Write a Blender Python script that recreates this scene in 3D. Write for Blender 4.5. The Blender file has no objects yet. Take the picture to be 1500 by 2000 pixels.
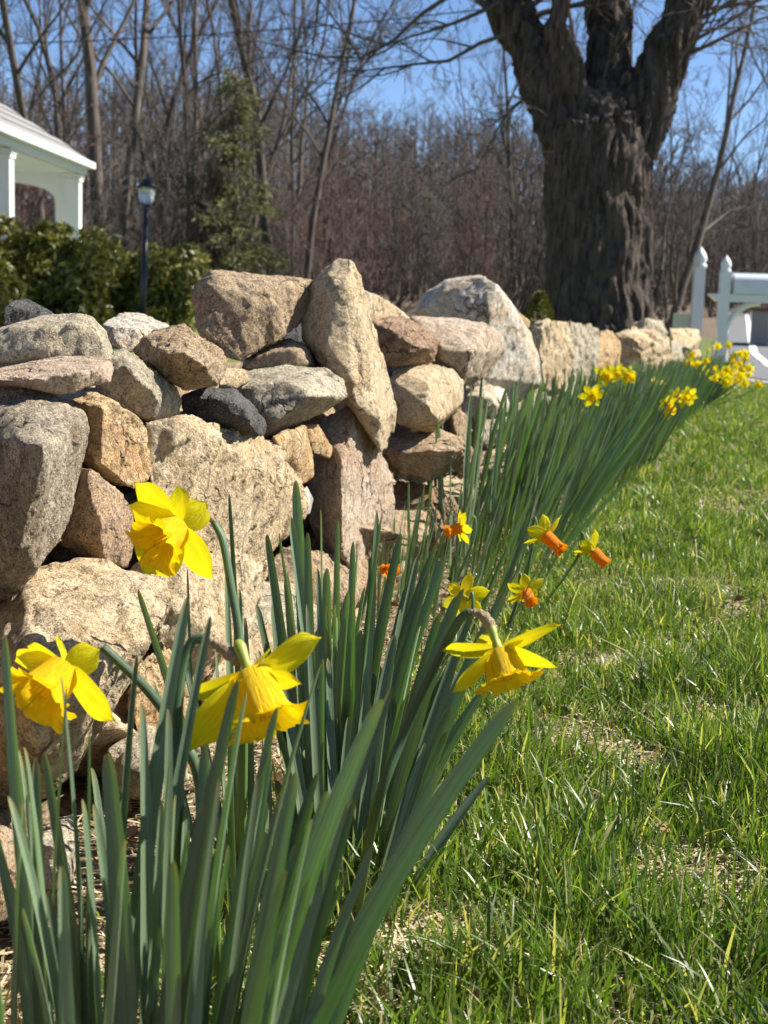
import bpy, bmesh, math, random
import numpy as np
from mathutils import Vector, Matrix, noise

# ------------------------------------------------------------------ camera, world, sun, exposure
SC = bpy.context.scene
COL = SC.collection
FPX, PITCH, ROLL, CAMH = 2700.0, math.radians(9.15), math.radians(2.0), 0.62
F0 = Vector((0, math.cos(PITCH), -math.sin(PITCH)))
R0 = Vector((1, 0, 0))
U0 = Vector((0, math.sin(PITCH), math.cos(PITCH)))
CR = R0 * math.cos(ROLL) + U0 * math.sin(ROLL)
CU = U0 * math.cos(ROLL) - R0 * math.sin(ROLL)
CAM = Vector((0, 0, CAMH))
cd = bpy.data.cameras.new('camera')
cd.sensor_fit = 'HORIZONTAL'; cd.sensor_width = 36.0; cd.lens = 36.0 * FPX / 1500.0
cd.clip_start = 0.05; cd.clip_end = 2000
cd.dof.use_dof = True; cd.dof.focus_distance = 1.6; cd.dof.aperture_fstop = cd.lens / 3.7
cam = bpy.data.objects.new('camera', cd); COL.objects.link(cam)
M = Matrix.Identity(4)
for i in range(3):
    M[i][0] = CR[i]; M[i][1] = CU[i]; M[i][2] = -F0[i]; M[i][3] = CAM[i]
cam.matrix_world = M
SC.camera = cam

SUN_AZ, SUN_EL = math.radians(78), math.radians(45)      # bearing clockwise from +Y
SUN_DIR = Vector((math.sin(SUN_AZ) * math.cos(SUN_EL), math.cos(SUN_AZ) * math.cos(SUN_EL), math.sin(SUN_EL)))
W = bpy.data.worlds.new('World'); SC.world = W; W.use_nodes = True
wn = W.node_tree.nodes; wl = W.node_tree.links
sky = wn.new('ShaderNodeTexSky'); sky.sky_type = 'NISHITA'; sky.sun_disc = False
sky.sun_elevation = SUN_EL; sky.sun_rotation = SUN_AZ
sky.air_density = 0.6; sky.dust_density = 0.0; sky.ozone_density = 4.0
bg = wn['Background']; bg.inputs['Strength'].default_value = 0.078
wl.new(sky.outputs[0], bg.inputs['Color'])
sd = bpy.data.lights.new('sun', 'SUN'); sd.energy = 5.0; sd.angle = math.radians(0.5); sd.color = (1.0, 0.95, 0.86)
sun = bpy.data.objects.new('sun', sd); COL.objects.link(sun)
sun.rotation_euler = SUN_DIR.to_track_quat('Z', 'Y').to_euler()
SC.view_settings.view_transform = 'Standard'; SC.view_settings.look = 'None'
SC.view_settings.exposure = 1.14; SC.view_settings.gamma = 1.0
SC.view_settings.use_curve_mapping = False
SC.render.engine = 'CYCLES'
SC.cycles.max_bounces = 7; SC.cycles.transparent_max_bounces = 8
SC.cycles.use_denoising = True

rng = random.Random(7)
nr = np.random.default_rng(11)
V = Vector

# ------------------------------------------------------------------ pixel geometry (photo is 1500 x 2000)
def ray(x, y):
    return F0 + CR * ((x - 750) / FPX) + CU * ((1000 - y) / FPX)
def at(x, y, d):
    return CAM + ray(x, y) * d
_v = ray(1510, 592)
UD = V((_v.x, _v.y, 0)).normalized()              # along the wall
ND = V((UD.y, -UD.x, 0))                          # out of the wall face, towards the lawn
def sq(s, q, z=0.0):
    p = UD * s + ND * q
    return V((p.x, p.y, z))
def on_q(x, y, q):
    r = ray(x, y); return q / r.dot(ND)
def smooth(a, b, x):
    t = min(1, max(0, (x - a) / (b - a))); return t * t * (3 - 2 * t)
def ground_z(x, y):
    s = x * UD.x + y * UD.y
    q = x * ND.x + y * ND.y
    z = -0.15 * smooth(2.5, 14, s)
    if s > 16: z += 0.013 * (min(s, 70) - 16)
    if s > 70: z += 0.03 * (s - 70)
    if q < -1.4: z += 0.06 * smooth(1.4, 4, -q)
    return z + 0.012 * noise.noise(V((x * 1.3, y * 1.3, 3.3)))
def on_ground(x, y):
    r = ray(x, y); d = 1.0
    lo, hi = 0.2, 200.0
    for _ in range(50):
        d = 0.5 * (lo + hi); p = CAM + r * d
        if p.z > ground_z(p.x, p.y): lo = d
        else: hi = d
    return CAM + r * d

# ------------------------------------------------------------------ mesh helpers
class MB:
    def __init__(self): self.v = []; self.f = []; self.uv = []; self.has_uv = False
    def add(self, vs, fs, uvs=None):
        o = len(self.v); self.v.extend([tuple(p) for p in vs])
        self.f.extend([tuple(i + o for i in f) for f in fs])
        if uvs is not None: self.uv.extend(uvs); self.has_uv = True
        elif self.has_uv: self.uv.extend([(0, 0)] * len(vs))
        return self
    def box(self, c, h, rot=None):
        vs = []
        for z in (-1, 1):
            for (x, y) in ((-1, -1), (1, -1), (1, 1), (-1, 1)):
                p = V((x * h[0], y * h[1], z * h[2]))
                if rot: p = rot @ p
                vs.append(V(c) + p)
        return self.add(vs, [(3, 2, 1, 0), (4, 5, 6, 7), (0, 1, 5, 4), (1, 2, 6, 5), (2, 3, 7, 6), (3, 0, 4, 7)])
    def tube(self, pts, rads, n=6, cap=True, uvs=False):
        pts = [V(p) for p in pts]; m = len(pts); vs = []; fs = []; uv = []
        ref = None
        for i, p in enumerate(pts):
            t = (pts[min(i + 1, m - 1)] - pts[max(i - 1, 0)])
            if t.length < 1e-9: t = V((0, 0, 1))
            t.normalize()
            if ref is None:
                ref = t.cross(V((0, 0, 1)) if abs(t.z) < 0.9 else V((1, 0, 0))).normalized()
            else:
                ref = (ref - t * ref.dot(t))
                ref = ref.normalized() if ref.length > 1e-6 else t.orthogonal().normalized()
            b = t.cross(ref)
            for k in range(n):
                a = 2 * math.pi * k / n
                vs.append(p + (ref * math.cos(a) + b * math.sin(a)) * rads[i]); uv.append((k / n, i / (m - 1)))
        for i in range(m - 1):
            for k in range(n):
                k2 = (k + 1) % n
                fs.append((i * n + k, i * n + k2, (i + 1) * n + k2, (i + 1) * n + k))
        if cap:
            fs.append(tuple(range(n - 1, -1, -1))); fs.append(tuple((m - 1) * n + k for k in range(n)))
        return self.add(vs, fs, uv if uvs else None)
    def lathe(self, prof, c, n=20, axis=None):
        # prof: list of (radius, height)
        rot = None
        if axis is not None: rot = V((0, 0, 1)).rotation_difference(V(axis))
        vs = []; fs = []
        for (r, h) in prof:
            for k in range(n):
                a = 2 * math.pi * k / n; p = V((r * math.cos(a), r * math.sin(a), h))
                if rot: p = rot @ p
                vs.append(V(c) + p)
        m = len(prof)
        for i in range(m - 1):
            for k in range(n):
                k2 = (k + 1) % n; fs.append((i * n + k, i * n + k2, (i + 1) * n + k2, (i + 1) * n + k))
        fs.append(tuple(range(n - 1, -1, -1))); fs.append(tuple((m - 1) * n + k for k in range(n)))
        return self.add(vs, fs)
    def mesh(self, name, smooth_=True, off=None):
        me = bpy.data.meshes.new(name)
        vs = self.v if off is None else [(a - off[0], b - off[1], c - off[2]) for a, b, c in self.v]
        me.from_pydata(vs, [], self.f)
        if self.has_uv:
            l = me.uv_layers.new(name='UVMap')
            idx = np.empty(len(me.loops), dtype=np.int32); me.loops.foreach_get('vertex_index', idx)
            l.data.foreach_set('uv', np.array(self.uv, dtype=np.float32)[idx].ravel())
        if smooth_: me.polygons.foreach_set('use_smooth', [True] * len(me.polygons))
        me.update(); return me
def link(name, me, mat=None, parent=None, loc=None):
    o = bpy.data.objects.new(name, me); COL.objects.link(o)
    if mat is not None and me is not None and not me.materials: me.materials.append(mat)
    if parent: o.parent = parent
    if loc is not None: o.location = loc
    return o
def tag(o, label=None, cat=None, group=None, kind=None):
    if label: o['label'] = label
    if cat: o['category'] = cat
    if group: o['group'] = group
    if kind: o['kind'] = kind
    return o
def empty(name, loc, label=None, cat=None, group=None):
    o = bpy.data.objects.new(name, None); COL.objects.link(o); o.location = loc; o.empty_display_size = 0.1
    return tag(o, label, cat, group)
def part(name, mb, mat, root, smooth_=True):
    """mesh given in world coordinates, parented to an unrotated root"""
    base = V(root.location); p = root.parent
    while p: base += V(p.location); p = p.parent
    return link(name, mb.mesh(name, smooth_, off=base), mat, root)
def copy_tree(o, parent=None):
    c = o.copy(); COL.objects.link(c)
    if parent: c.parent = parent
    for ch in o.children: copy_tree(ch, c)
    return c
def np_mesh(name, verts, tris, uv=None, smooth_=True):
    me = bpy.data.meshes.new(name)
    k = tris.shape[1]
    me.vertices.add(len(verts)); me.vertices.foreach_set('co', verts.astype(np.float32).ravel())
    me.loops.add(tris.size); me.loops.foreach_set('vertex_index', tris.astype(np.int32).ravel())
    me.polygons.add(len(tris)); me.polygons.foreach_set('loop_start', np.arange(0, tris.size, k, dtype=np.int32))
    if uv is not None:
        l = me.uv_layers.new(name='UVMap'); l.data.foreach_set('uv', uv[tris.ravel()].astype(np.float32).ravel())
    if smooth_: me.polygons.foreach_set('use_smooth', np.ones(len(tris), dtype=bool))
    me.update(); me.validate(); return me

# ------------------------------------------------------------------ materials
def mat_new(name):
    m = bpy.data.materials.new(name); m.use_nodes = True
    nt = m.node_tree; return m, nt.nodes, nt.links, nt.nodes['Principled BSDF']
def N(nodes, typ, **kw):
    n = nodes.new(typ)
    for k, v in kw.items():
        if k in n.inputs.keys() if hasattr(n.inputs, 'keys') else False: n.inputs[k].default_value = v
        else: setattr(n, k, v)
    return n
def ramp(nodes, stops, interp='LINEAR'):
    r = nodes.new('ShaderNodeValToRGB'); r.color_ramp.interpolation = interp
    e = r.color_ramp.elements
    while len(e) < len(stops): e.new(0.5)
    for i, (p, c) in enumerate(stops):
        e[i].position = p; e[i].color = (c[0], c[1], c[2], 1) if not isinstance(c, (int, float)) else (c, c, c, 1)
    return r
def mixc(nodes, links, a, b, fac, blend='MIX'):
    m = nodes.new('ShaderNodeMix'); m.data_type = 'RGBA'; m.blend_type = blend; m.clamp_factor = True
    for sock, val in ((m.inputs[0], fac), (m.inputs[6], a), (m.inputs[7], b)):
        if hasattr(val, 'is_output'): links.new(val, sock)
        elif isinstance(val, (int, float)): sock.default_value = val
        else: sock.default_value = (val[0], val[1], val[2], 1)
    return m.outputs[2]
def rp_(n, l, src, a, b_):
    r = ramp(n, [(a, 0.0), (b_, 1.0)]); l.new(src, r.inputs[0]); return r.outputs[0]
def plain(name, col, rough=0.6, noise_amt=0.12, scale=8.0, metallic=0.0, bump=0.0):
    m, n, l, b = mat_new(name)
    tc = n.new('ShaderNodeTexCoord'); nz = n.new('ShaderNodeTexNoise'); nz.inputs['Scale'].default_value = scale; nz.inputs['Detail'].default_value = 6
    l.new(tc.outputs['Object'], nz.inputs['Vector'])
    dark = tuple(c * (1 - 2 * noise_amt) for c in col)
    l.new(mixc(n, l, dark, col, nz.outputs['Fac']), b.inputs['Base Color'])
    b.inputs['Roughness'].default_value = rough; b.inputs['Metallic'].default_value = metallic
    if bump:
        bp = n.new('ShaderNodeBump'); bp.inputs['Strength'].default_value = bump; bp.inputs['Distance'].default_value = 0.01
        l.new(nz.outputs['Fac'], bp.inputs['Height']); l.new(bp.outputs[0], b.inputs['Normal'])
    return m

def stone_mat(name, ca, cb, cdark, warm, warm_amt=0.5, lichen=0.0, grain=1.0, streak=0.0):
    m, n, l, b = mat_new(name)
    tc = n.new('ShaderNodeTexCoord'); oi = n.new('ShaderNodeObjectInfo')
    mp = n.new('ShaderNodeMapping'); l.new(tc.outputs['Object'], mp.inputs['Vector'])
    ad = n.new('ShaderNodeVectorMath'); ad.operation = 'SCALE'; ad.inputs[0].default_value = (7, 13, 5); l.new(oi.outputs['Random'], ad.inputs['Scale'])
    l.new(ad.outputs[0], mp.inputs['Location'])
    rt = n.new('ShaderNodeVectorMath'); rt.operation = 'SCALE'; rt.inputs[0].default_value = (3, 5, 2); l.new(oi.outputs['Random'], rt.inputs['Scale'])
    l.new(rt.outputs[0], mp.inputs['Rotation'])
    def nz(scale, det=5, rough=0.6, dist=0.0, vec=None):
        t = n.new('ShaderNodeTexNoise'); t.inputs['Scale'].default_value = scale; t.inputs['Detail'].default_value = det
        t.inputs['Roughness'].default_value = rough; t.inputs['Distortion'].default_value = dist
        l.new(vec or mp.outputs[0], t.inputs['Vector']); return t.outputs['Fac']
    big = nz(9, 4, 0.6, 0.4); mid = nz(38, 5, 0.65); fine = nz(230, 4, 0.75); grit = nz(520, 2, 0.7)
    st = n.new('ShaderNodeMapping'); st.inputs['Scale'].default_value = (14, 60, 160); l.new(mp.outputs[0], st.inputs['Vector'])
    strk = nz(1.0, 6, 0.6, 0.6, st.outputs[0])
    def rp(src, a, b_):
        r = ramp(n, [(a, 0.0), (b_, 1.0)]); l.new(src, r.inputs[0]); return r.outputs[0]
    c = mixc(n, l, ca, cb, rp(big, 0.36, 0.64))
    c = mixc(n, l, c, warm, mul_node(n, l, rp(nz(5.5, 5, 0.65, 0.8), 0.46, 0.66), warm_amt))
    c = mixc(n, l, c, tuple(x * 0.48 for x in ca), mul_node(n, l, rp(mid, 0.50, 0.64), 0.75))
    c = mixc(n, l, c, tuple(min(1, x * 1.25) for x in cb), mul_node(n, l, rp(nz(21, 4, 0.6, 0.5), 0.54, 0.66), 0.6))
    if streak: c = mixc(n, l, c, cdark, mul_node(n, l, rp(strk, 0.48, 0.68), streak))
    c = mixc(n, l, c, cdark, mul_node(n, l, rp(nz(110, 4, 0.7, 0.6), 0.50, 0.64), 0.60 * grain))
    c = mixc(n, l, c, cdark, mul_node(n, l, rp(fine, 0.51, 0.62), 0.85 * grain))
    c = mixc(n, l, c, (0.72, 0.68, 0.60), mul_node(n, l, rp(grit, 0.56, 0.66), 0.75 * grain))
    if lichen: c = mixc(n, l, c, (0.30, 0.33, 0.22), mul_node(n, l, rp(nz(24, 6, 0.7, 0.5), 0.55, 0.66), lichen))
    vo = n.new('ShaderNodeTexVoronoi'); vo.feature = 'DISTANCE_TO_EDGE'; vo.inputs['Scale'].default_value = 9.0
    dv = n.new('ShaderNodeMix'); dv.data_type = 'VECTOR'; dv.inputs[0].default_value = 0.10; l.new(mp.outputs[0], dv.inputs[4])
    wn_ = n.new('ShaderNodeTexNoise'); wn_.inputs['Scale'].default_value = 14; wn_.inputs['Detail'].default_value = 5; l.new(mp.outputs[0], wn_.inputs['Vector']); l.new(wn_.outputs['Color'], dv.inputs[5])
    l.new(dv.outputs[1], vo.inputs['Vector'])
    cr = ramp(n, [(0.0, 1.0), (0.022, 0.0)]); l.new(vo.outputs['Distance'], cr.inputs[0])
    crk = n.new('ShaderNodeMath'); crk.operation = 'MULTIPLY'; l.new(cr.outputs[0], crk.inputs[0]); l.new(rp(nz(7, 3, 0.5), 0.50, 0.62), crk.inputs[1])
    c = mixc(n, l, c, tuple(x * .5 for x in cdark), mul_node(n, l, crk.outputs[0], 0.8))
    l.new(c, b.inputs['Base Color'])
    b.inputs['Roughness'].default_value = 0.88; b.inputs['Specular IOR Level'].default_value = 0.35
    b1 = n.new('ShaderNodeBump'); b1.inputs['Strength'].default_value = 0.9; b1.inputs['Distance'].default_value = 0.020
    l.new(mid, b1.inputs['Height'])
    b2 = n.new('ShaderNodeBump'); b2.inputs['Strength'].default_value = 0.9; b2.inputs['Distance'].default_value = 0.007
    l.new(fine, b2.inputs['Height']); l.new(b1.outputs[0], b2.inputs['Normal'])
    b3 = n.new('ShaderNodeBump'); b3.inputs['Strength'].default_value = 0.6; b3.inputs['Distance'].default_value = 0.004
    l.new(strk, b3.inputs['Height']); l.new(b2.outputs[0], b3.inputs['Normal'])
    b4 = n.new('ShaderNodeBump'); b4.invert = True; b4.inputs['Strength'].default_value = 1.0; b4.inputs['Distance'].default_value = 0.006
    l.new(crk.outputs[0], b4.inputs['Height']); l.new(b3.outputs[0], b4.inputs['Normal'])
    l.new(b4.outputs[0], b.inputs['Normal'])
    return m
def mul_node(n, l, src, k):
    t = n.new('ShaderNodeMath'); t.operation = 'MULTIPLY'; t.inputs[1].default_value = k; l.new(src, t.inputs[0]); return t.outputs[0]

ST = {
 'L': stone_mat('stone_stained', (0.40, 0.31, 0.20), (0.55, 0.46, 0.33), (0.08, 0.055, 0.035), (0.22, 0.12, 0.055), 0.8, 0.1, 0.9, 0.6),
 'R': stone_mat('stone_rust', (0.36, 0.21, 0.11), (0.46, 0.31, 0.18), (0.08, 0.045, 0.03), (0.38, 0.15, 0.05), 0.7, 0.0, 0.9, 0.2),
 'T': stone_mat('stone_tan', (0.66, 0.47, 0.25), (0.74, 0.60, 0.39), (0.16, 0.11, 0.07), (0.66, 0.40, 0.17), 0.55, 0.0, 0.85, 0.2),
 'G': stone_mat('stone_grey', (0.49, 0.41, 0.28), (0.65, 0.56, 0.40), (0.10, 0.085, 0.065), (0.52, 0.36, 0.18), 0.45, 0.4, 0.95, 0.45),
 'O': stone_mat('stone_orange', (0.60, 0.36, 0.14), (0.66, 0.49, 0.26), (0.16, 0.08, 0.04), (0.60, 0.27, 0.07), 0.7, 0.0, 0.9, 0.15),
 'K': stone_mat('stone_black', (0.05, 0.05, 0.052), (0.11, 0.10, 0.09), (0.025, 0.025, 0.025), (0.16, 0.12, 0.08), 0.25, 0.0, 0.5, 0.2),
 'W': stone_mat('stone_white', (0.70, 0.62, 0.51), (0.78, 0.71, 0.59), (0.16, 0.14, 0.11), (0.68, 0.44, 0.20), 0.75, 0.0, 0.85, 0.25),
 'B': stone_mat('stone_brown', (0.46, 0.31, 0.165), (0.57, 0.41, 0.24), (0.09, 0.06, 0.04), (0.46, 0.22, 0.09), 0.5, 0.1, 0.95, 0.25),
 'P': stone_mat('stone_pink', (0.60, 0.44, 0.29), (0.68, 0.54, 0.39), (0.14, 0.10, 0.07), (0.50, 0.22, 0.12), 0.45, 0.0, 0.85, 0.3),
}

def leaf_mat(name, col, base_col, tip_col, rough=0.42, trans=0.25, spec=0.5, streak=0.5):
    m, n, l, b = mat_new(name)
    uv = n.new('ShaderNodeUVMap'); sep = n.new('ShaderNodeSeparateXYZ'); l.new(uv.outputs[0], sep.inputs[0])
    oi = n.new('ShaderNodeObjectInfo')
    mp = n.new('ShaderNodeMapping'); mp.inputs['Scale'].default_value = (11, 0.5, 1); l.new(uv.outputs[0], mp.inputs['Vector'])
    sh_ = n.new('ShaderNodeVectorMath'); sh_.operation = 'SCALE'; sh_.inputs[0].default_value = (31, 17, 5); l.new(oi.outputs['Random'], sh_.inputs['Scale']); l.new(sh_.outputs[0], mp.inputs['Location'])
    nz = n.new('ShaderNodeTexNoise'); nz.inputs['Scale'].default_value = 2.0; nz.inputs['Detail'].default_value = 5; l.new(mp.outputs[0], nz.inputs['Vector'])
    r = ramp(n, [(0.0, base_col), (0.14, tuple(0.5 * (a + c) for a, c in zip(base_col, col))), (0.34, col), (0.95, col), (1.0, tip_col)])
    l.new(sep.outputs['Y'], r.inputs[0])
    c = mixc(n, l, r.outputs[0], tuple(x * 0.45 for x in col), mul_node(n, l, rp_(n, l, nz.outputs['Fac'], 0.35, 0.68), streak))
    hs = n.new('ShaderNodeHueSaturation'); l.new(c, hs.inputs['Color'])
    mr = n.new('ShaderNodeMapRange'); mr.inputs['To Min'].default_value = 0.55; mr.inputs['To Max'].default_value = 1.3; l.new(oi.outputs['Random'], mr.inputs['Value'])
    l.new(mr.outputs[0], hs.inputs['Value'])
    l.new(hs.outputs[0], b.inputs['Base Color'])
    b.inputs['Roughness'].default_value = rough; b.inputs['Specular IOR Level'].default_value = spec
    tr = n.new('ShaderNodeBsdfTranslucent')
    tcol = mixc(n, l, hs.outputs[0], (0.85, 1.45, 0.18), 1.0, 'MULTIPLY'); l.new(tcol, tr.inputs['Color'])
    mx = n.new('ShaderNodeMixShader'); mx.inputs[0].default_value = trans
    l.new(b.outputs[0], mx.inputs[1]); l.new(tr.outputs[0], mx.inputs[2])
    bp = n.new('ShaderNodeBump'); bp.inputs['Strength'].default_value = 0.6; bp.inputs['Distance'].default_value = 0.002
    l.new(nz.outputs['Fac'], bp.inputs['Height']); l.new(bp.outputs[0], b.inputs['Normal'])
    l.new(mx.outputs[0], n['Material Output'].inputs[0])
    return m
MLEAF = leaf_mat('daffodil_leaf', (0.215, 0.290, 0.175), (0.42, 0.52, 0.05), (0.40, 0.33, 0.12), 0.33, 0.15, 0.6, 0.8)
MLEAF_FAR = MLEAF
MSTEM = leaf_mat('daffodil_stem', (0.10, 0.18, 0.08), (0.25, 0.38, 0.04), (0.14, 0.18, 0.08), 0.45, 0.1, 0.4)

def petal_mat(name, col, deep, trans=0.4):
    m, n, l, b = mat_new(name)
    uv = n.new('ShaderNodeUVMap')
    mp = n.new('ShaderNodeMapping'); mp.inputs['Scale'].default_value = (14, 1.5, 1); l.new(uv.outputs[0], mp.inputs['Vector'])
    nz = n.new('ShaderNodeTexNoise'); nz.inputs['Scale'].default_value = 2.0; nz.inputs['Detail'].default_value = 4; l.new(mp.outputs[0], nz.inputs['Vector'])
    sep = n.new('ShaderNodeSeparateXYZ'); l.new(uv.outputs[0], sep.inputs[0])
    c = mixc(n, l, col, deep, rp_(n, l, nz.outputs['Fac'], 0.35, 0.65))
    l.new(c, b.inputs['Base Color']); b.inputs['Roughness'].default_value = 0.65; b.inputs['Specular IOR Level'].default_value = 0.2
    tr = n.new('ShaderNodeBsdfTranslucent'); l.new(c, tr.inputs['Color'])
    mx = n.new('ShaderNodeMixShader'); mx.inputs[0].default_value = trans
    l.new(b.outputs[0], mx.inputs[1]); l.new(tr.outputs[0], mx.inputs[2])
    bp = n.new('ShaderNodeBump'); bp.inputs['Strength'].default_value = 0.9; bp.inputs['Distance'].default_value = 0.003
    l.new(nz.outputs['Fac'], bp.inputs['Height']); l.new(bp.outputs[0], b.inputs['Normal'])
    l.new(mx.outputs[0], n['Material Output'].inputs[0])
    return m
MPETAL = petal_mat('petal_yellow', (0.86, 0.80, 0.016), (0.80, 0.66, 0.006), 0.42)
MTRUMP = petal_mat('trumpet_golden', (0.92, 0.68, 0.006), (0.88, 0.54, 0.002), 0.40)
MORANGE = petal_mat('trumpet_orange', (0.92, 0.34, 0.004), (0.85, 0.22, 0.002), 0.35)
MPALE = petal_mat('petal_pale', (0.85, 0.78, 0.25), (0.75, 0.65, 0.12))
MSPATHE = plain('spathe_papery', (0.50, 0.37, 0.22), 0.8, 0.4, 260, bump=0.8)
MTUBE = plain('flower_tube_green', (0.30, 0.36, 0.04), 0.5, 0.2, 60)

def bark_mat(name, col, dark, scale=4.0, bump=0.02):
    m, n, l, b = mat_new(name)
    tc = n.new('ShaderNodeTexCoord'); mp = n.new('ShaderNodeMapping'); mp.inputs['Scale'].default_value = (scale * 3, scale * 3, scale * 0.6)
    l.new(tc.outputs['Object'], mp.inputs['Vector'])
    nz = n.new('ShaderNodeTexNoise'); nz.inputs['Scale'].default_value = 1.0; nz.inputs['Detail'].default_value = 7; nz.inputs['Roughness'].default_value = 0.65; nz.inputs['Distortion'].default_value = 0.6
    l.new(mp.outputs[0], nz.inputs['Vector'])
    r = ramp(n, [(0.35, dark), (0.62, col)]); l.new(nz.outputs['Fac'], r.inputs[0])
    oi = n.new('ShaderNodeObjectInfo'); hs = n.new('ShaderNodeHueSaturation'); l.new(r.outputs[0], hs.inputs['Color'])
    mr = n.new('ShaderNodeMapRange'); mr.inputs['To Min'].default_value = 0.7; mr.inputs['To Max'].default_value = 1.35; l.new(oi.outputs['Random'], mr.inputs['Value']); l.new(mr.outputs[0], hs.inputs['Value'])
    l.new(hs.outputs[0], b.inputs['Base Color']); b.inputs['Roughness'].default_value = 0.9; b.inputs['Specular IOR Level'].default_value = 0.2
    bp = n.new('ShaderNodeBump'); bp.inputs['Strength'].default_value = 0.8; bp.inputs['Distance'].default_value = bump
    l.new(nz.outputs['Fac'], bp.inputs['Height']); l.new(bp.outputs[0], b.inputs['Normal'])
    return m
MBARK_BIG = bark_mat('bark_furrowed', (0.15, 0.112, 0.088), (0.028, 0.022, 0.018), 6.0, 0.05)
MBARK = bark_mat('bark_grey', (0.135, 0.11, 0.09), (0.06, 0.048, 0.04), 3.0, 0.02)
MTWIG = plain('twig_brown', (0.165, 0.132, 0.110), 0.85, 0.42, 0.22)
MTWIG_RED = plain('twig_reddish', (0.17, 0.095, 0.082), 0.85, 0.25, 1.5)

def simple_leaf(name, col, col2, rough=0.35, trans=0.2, spec=0.5):
    m, n, l, b = mat_new(name)
    uv = n.new('ShaderNodeUVMap'); sep = n.new('ShaderNodeSeparateXYZ'); l.new(uv.outputs[0], sep.inputs[0])
    l.new(mixc(n, l, col, col2, sep.outputs['X']), b.inputs['Base Color'])
    b.inputs['Roughness'].default_value = rough; b.inputs['Specular IOR Level'].default_value = spec
    tr = n.new('ShaderNodeBsdfTranslucent'); l.new(mixc(n, l, col, col2, sep.outputs['X']), tr.inputs['Color'])
    mx = n.new('ShaderNodeMixShader'); mx.inputs[0].default_value = trans
    l.new(b.outputs[0], mx.inputs[1]); l.new(tr.outputs[0], mx.inputs[2]); l.new(mx.outputs[0], n['Material Output'].inputs[0])
    return m
def grass_mat():
    m, n, l, b = mat_new('grass_blades')
    uv = n.new('ShaderNodeUVMap'); sep = n.new('ShaderNodeSeparateXYZ'); l.new(uv.outputs[0], sep.inputs[0])
    r = ramp(n, [(0.0, (0.035, 0.062, 0.020)), (0.35, (0.085, 0.140, 0.026)), (0.66, (0.145, 0.215, 0.040)), (0.86, (0.27, 0.31, 0.10)), (0.90, (0.42, 0.36, 0.17)), (1.0, (0.55, 0.47, 0.27))])
    l.new(sep.outputs['X'], r.inputs[0])
    c = mixc(n, l, (0.30, 0.30, 0.10), r.outputs[0], rp_(n, l, sep.outputs['Y'], 0.0, 0.4))
    l.new(c, b.inputs['Base Color']); b.inputs['Roughness'].default_value = 0.38; b.inputs['Specular IOR Level'].default_value = 0.5
    tr = n.new('ShaderNodeBsdfTranslucent'); l.new(mixc(n, l, c, (1.5, 1.7, 0.5), 1.0, 'MULTIPLY'), tr.inputs['Color'])
    mx = n.new('ShaderNodeMixShader'); mx.inputs[0].default_value = 0.38
    l.new(b.outputs[0], mx.inputs[1]); l.new(tr.outputs[0], mx.inputs[2]); l.new(mx.outputs[0], n['Material Output'].inputs[0])
    return m
MGRASS = grass_mat()
MSTRAW = simple_leaf('dry_straw', (0.40, 0.31, 0.17), (0.62, 0.52, 0.34), 0.6, 0.2, 0.3)
MLITTER = simple_leaf('dead_leaf', (0.13, 0.065, 0.035), (0.36, 0.22, 0.12), 0.7, 0.15, 0.2)
def soil_mat():
    m, n, l, b = mat_new('soil_and_lawn')
    g = n.new('ShaderNodeNewGeometry')
    def nz(s, d=6):
        t = n.new('ShaderNodeTexNoise'); t.inputs['Scale'].default_value = s; t.inputs['Detail'].default_value = d; l.new(g.outputs['Position'], t.inputs['Vector']); return t.outputs['Fac']
    soil = mixc(n, l, (0.07, 0.05, 0.034), (0.30, 0.235, 0.15), rp_(n, l, nz(70), 0.35, 0.68))
    grass = mixc(n, l, (0.07, 0.13, 0.018), (0.16, 0.22, 0.035), rp_(n, l, nz(25), 0.3, 0.7))
    litter = mixc(n, l, (0.10, 0.075, 0.055), (0.20, 0.155, 0.115), rp_(n, l, nz(3), 0.3, 0.7))
    sx = n.new('ShaderNodeVectorMath'); sx.operation = 'DOT_PRODUCT'; sx.inputs[1].default_value = tuple(UD); l.new(g.outputs['Position'], sx.inputs[0])
    far = n.new('ShaderNodeMapRange'); far.inputs['From Min'].default_value = 3.0; far.inputs['From Max'].default_value = 8.0; l.new(sx.outputs['Value'], far.inputs['Value'])
    c = mixc(n, l, soil, grass, mul_node(n, l, far.outputs[0], 0.75))
    fr = n.new('ShaderNodeMapRange'); fr.inputs['From Min'].default_value = 22.0; fr.inputs['From Max'].default_value = 27.0; l.new(sx.outputs['Value'], fr.inputs['Value'])
    c = mixc(n, l, c, litter, fr.outputs[0])
    l.new(c, b.inputs['Base Color']); b.inputs['Roughness'].default_value = 0.95; b.inputs['Specular IOR Level'].default_value = 0.15
    bp = n.new('ShaderNodeBump'); bp.inputs['Strength'].default_value = 0.9; bp.inputs['Distance'].default_value = 0.012
    l.new(nz(90), bp.inputs['Height']); l.new(bp.outputs[0], b.inputs['Normal'])
    return m
MSOIL = soil_mat()
MWHITE = plain('white_paint', (0.80, 0.80, 0.78), 0.45, 0.04, 6)
MWHITE2 = plain('white_vinyl', (0.74, 0.75, 0.76), 0.4, 0.06, 5)
MBLACK = plain('black_metal', (0.018, 0.018, 0.02), 0.35, 0.1, 20)
MSHINGLE = plain('roof_shingle', (0.30, 0.29, 0.28), 0.9, 0.25, 14, bump=0.5)
MASPHALT = plain('asphalt', (0.16, 0.16, 0.165), 0.85, 0.15, 30, bump=0.4)
MLINE = plain('road_paint', (0.78, 0.78, 0.75), 0.6, 0.1, 12)
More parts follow.
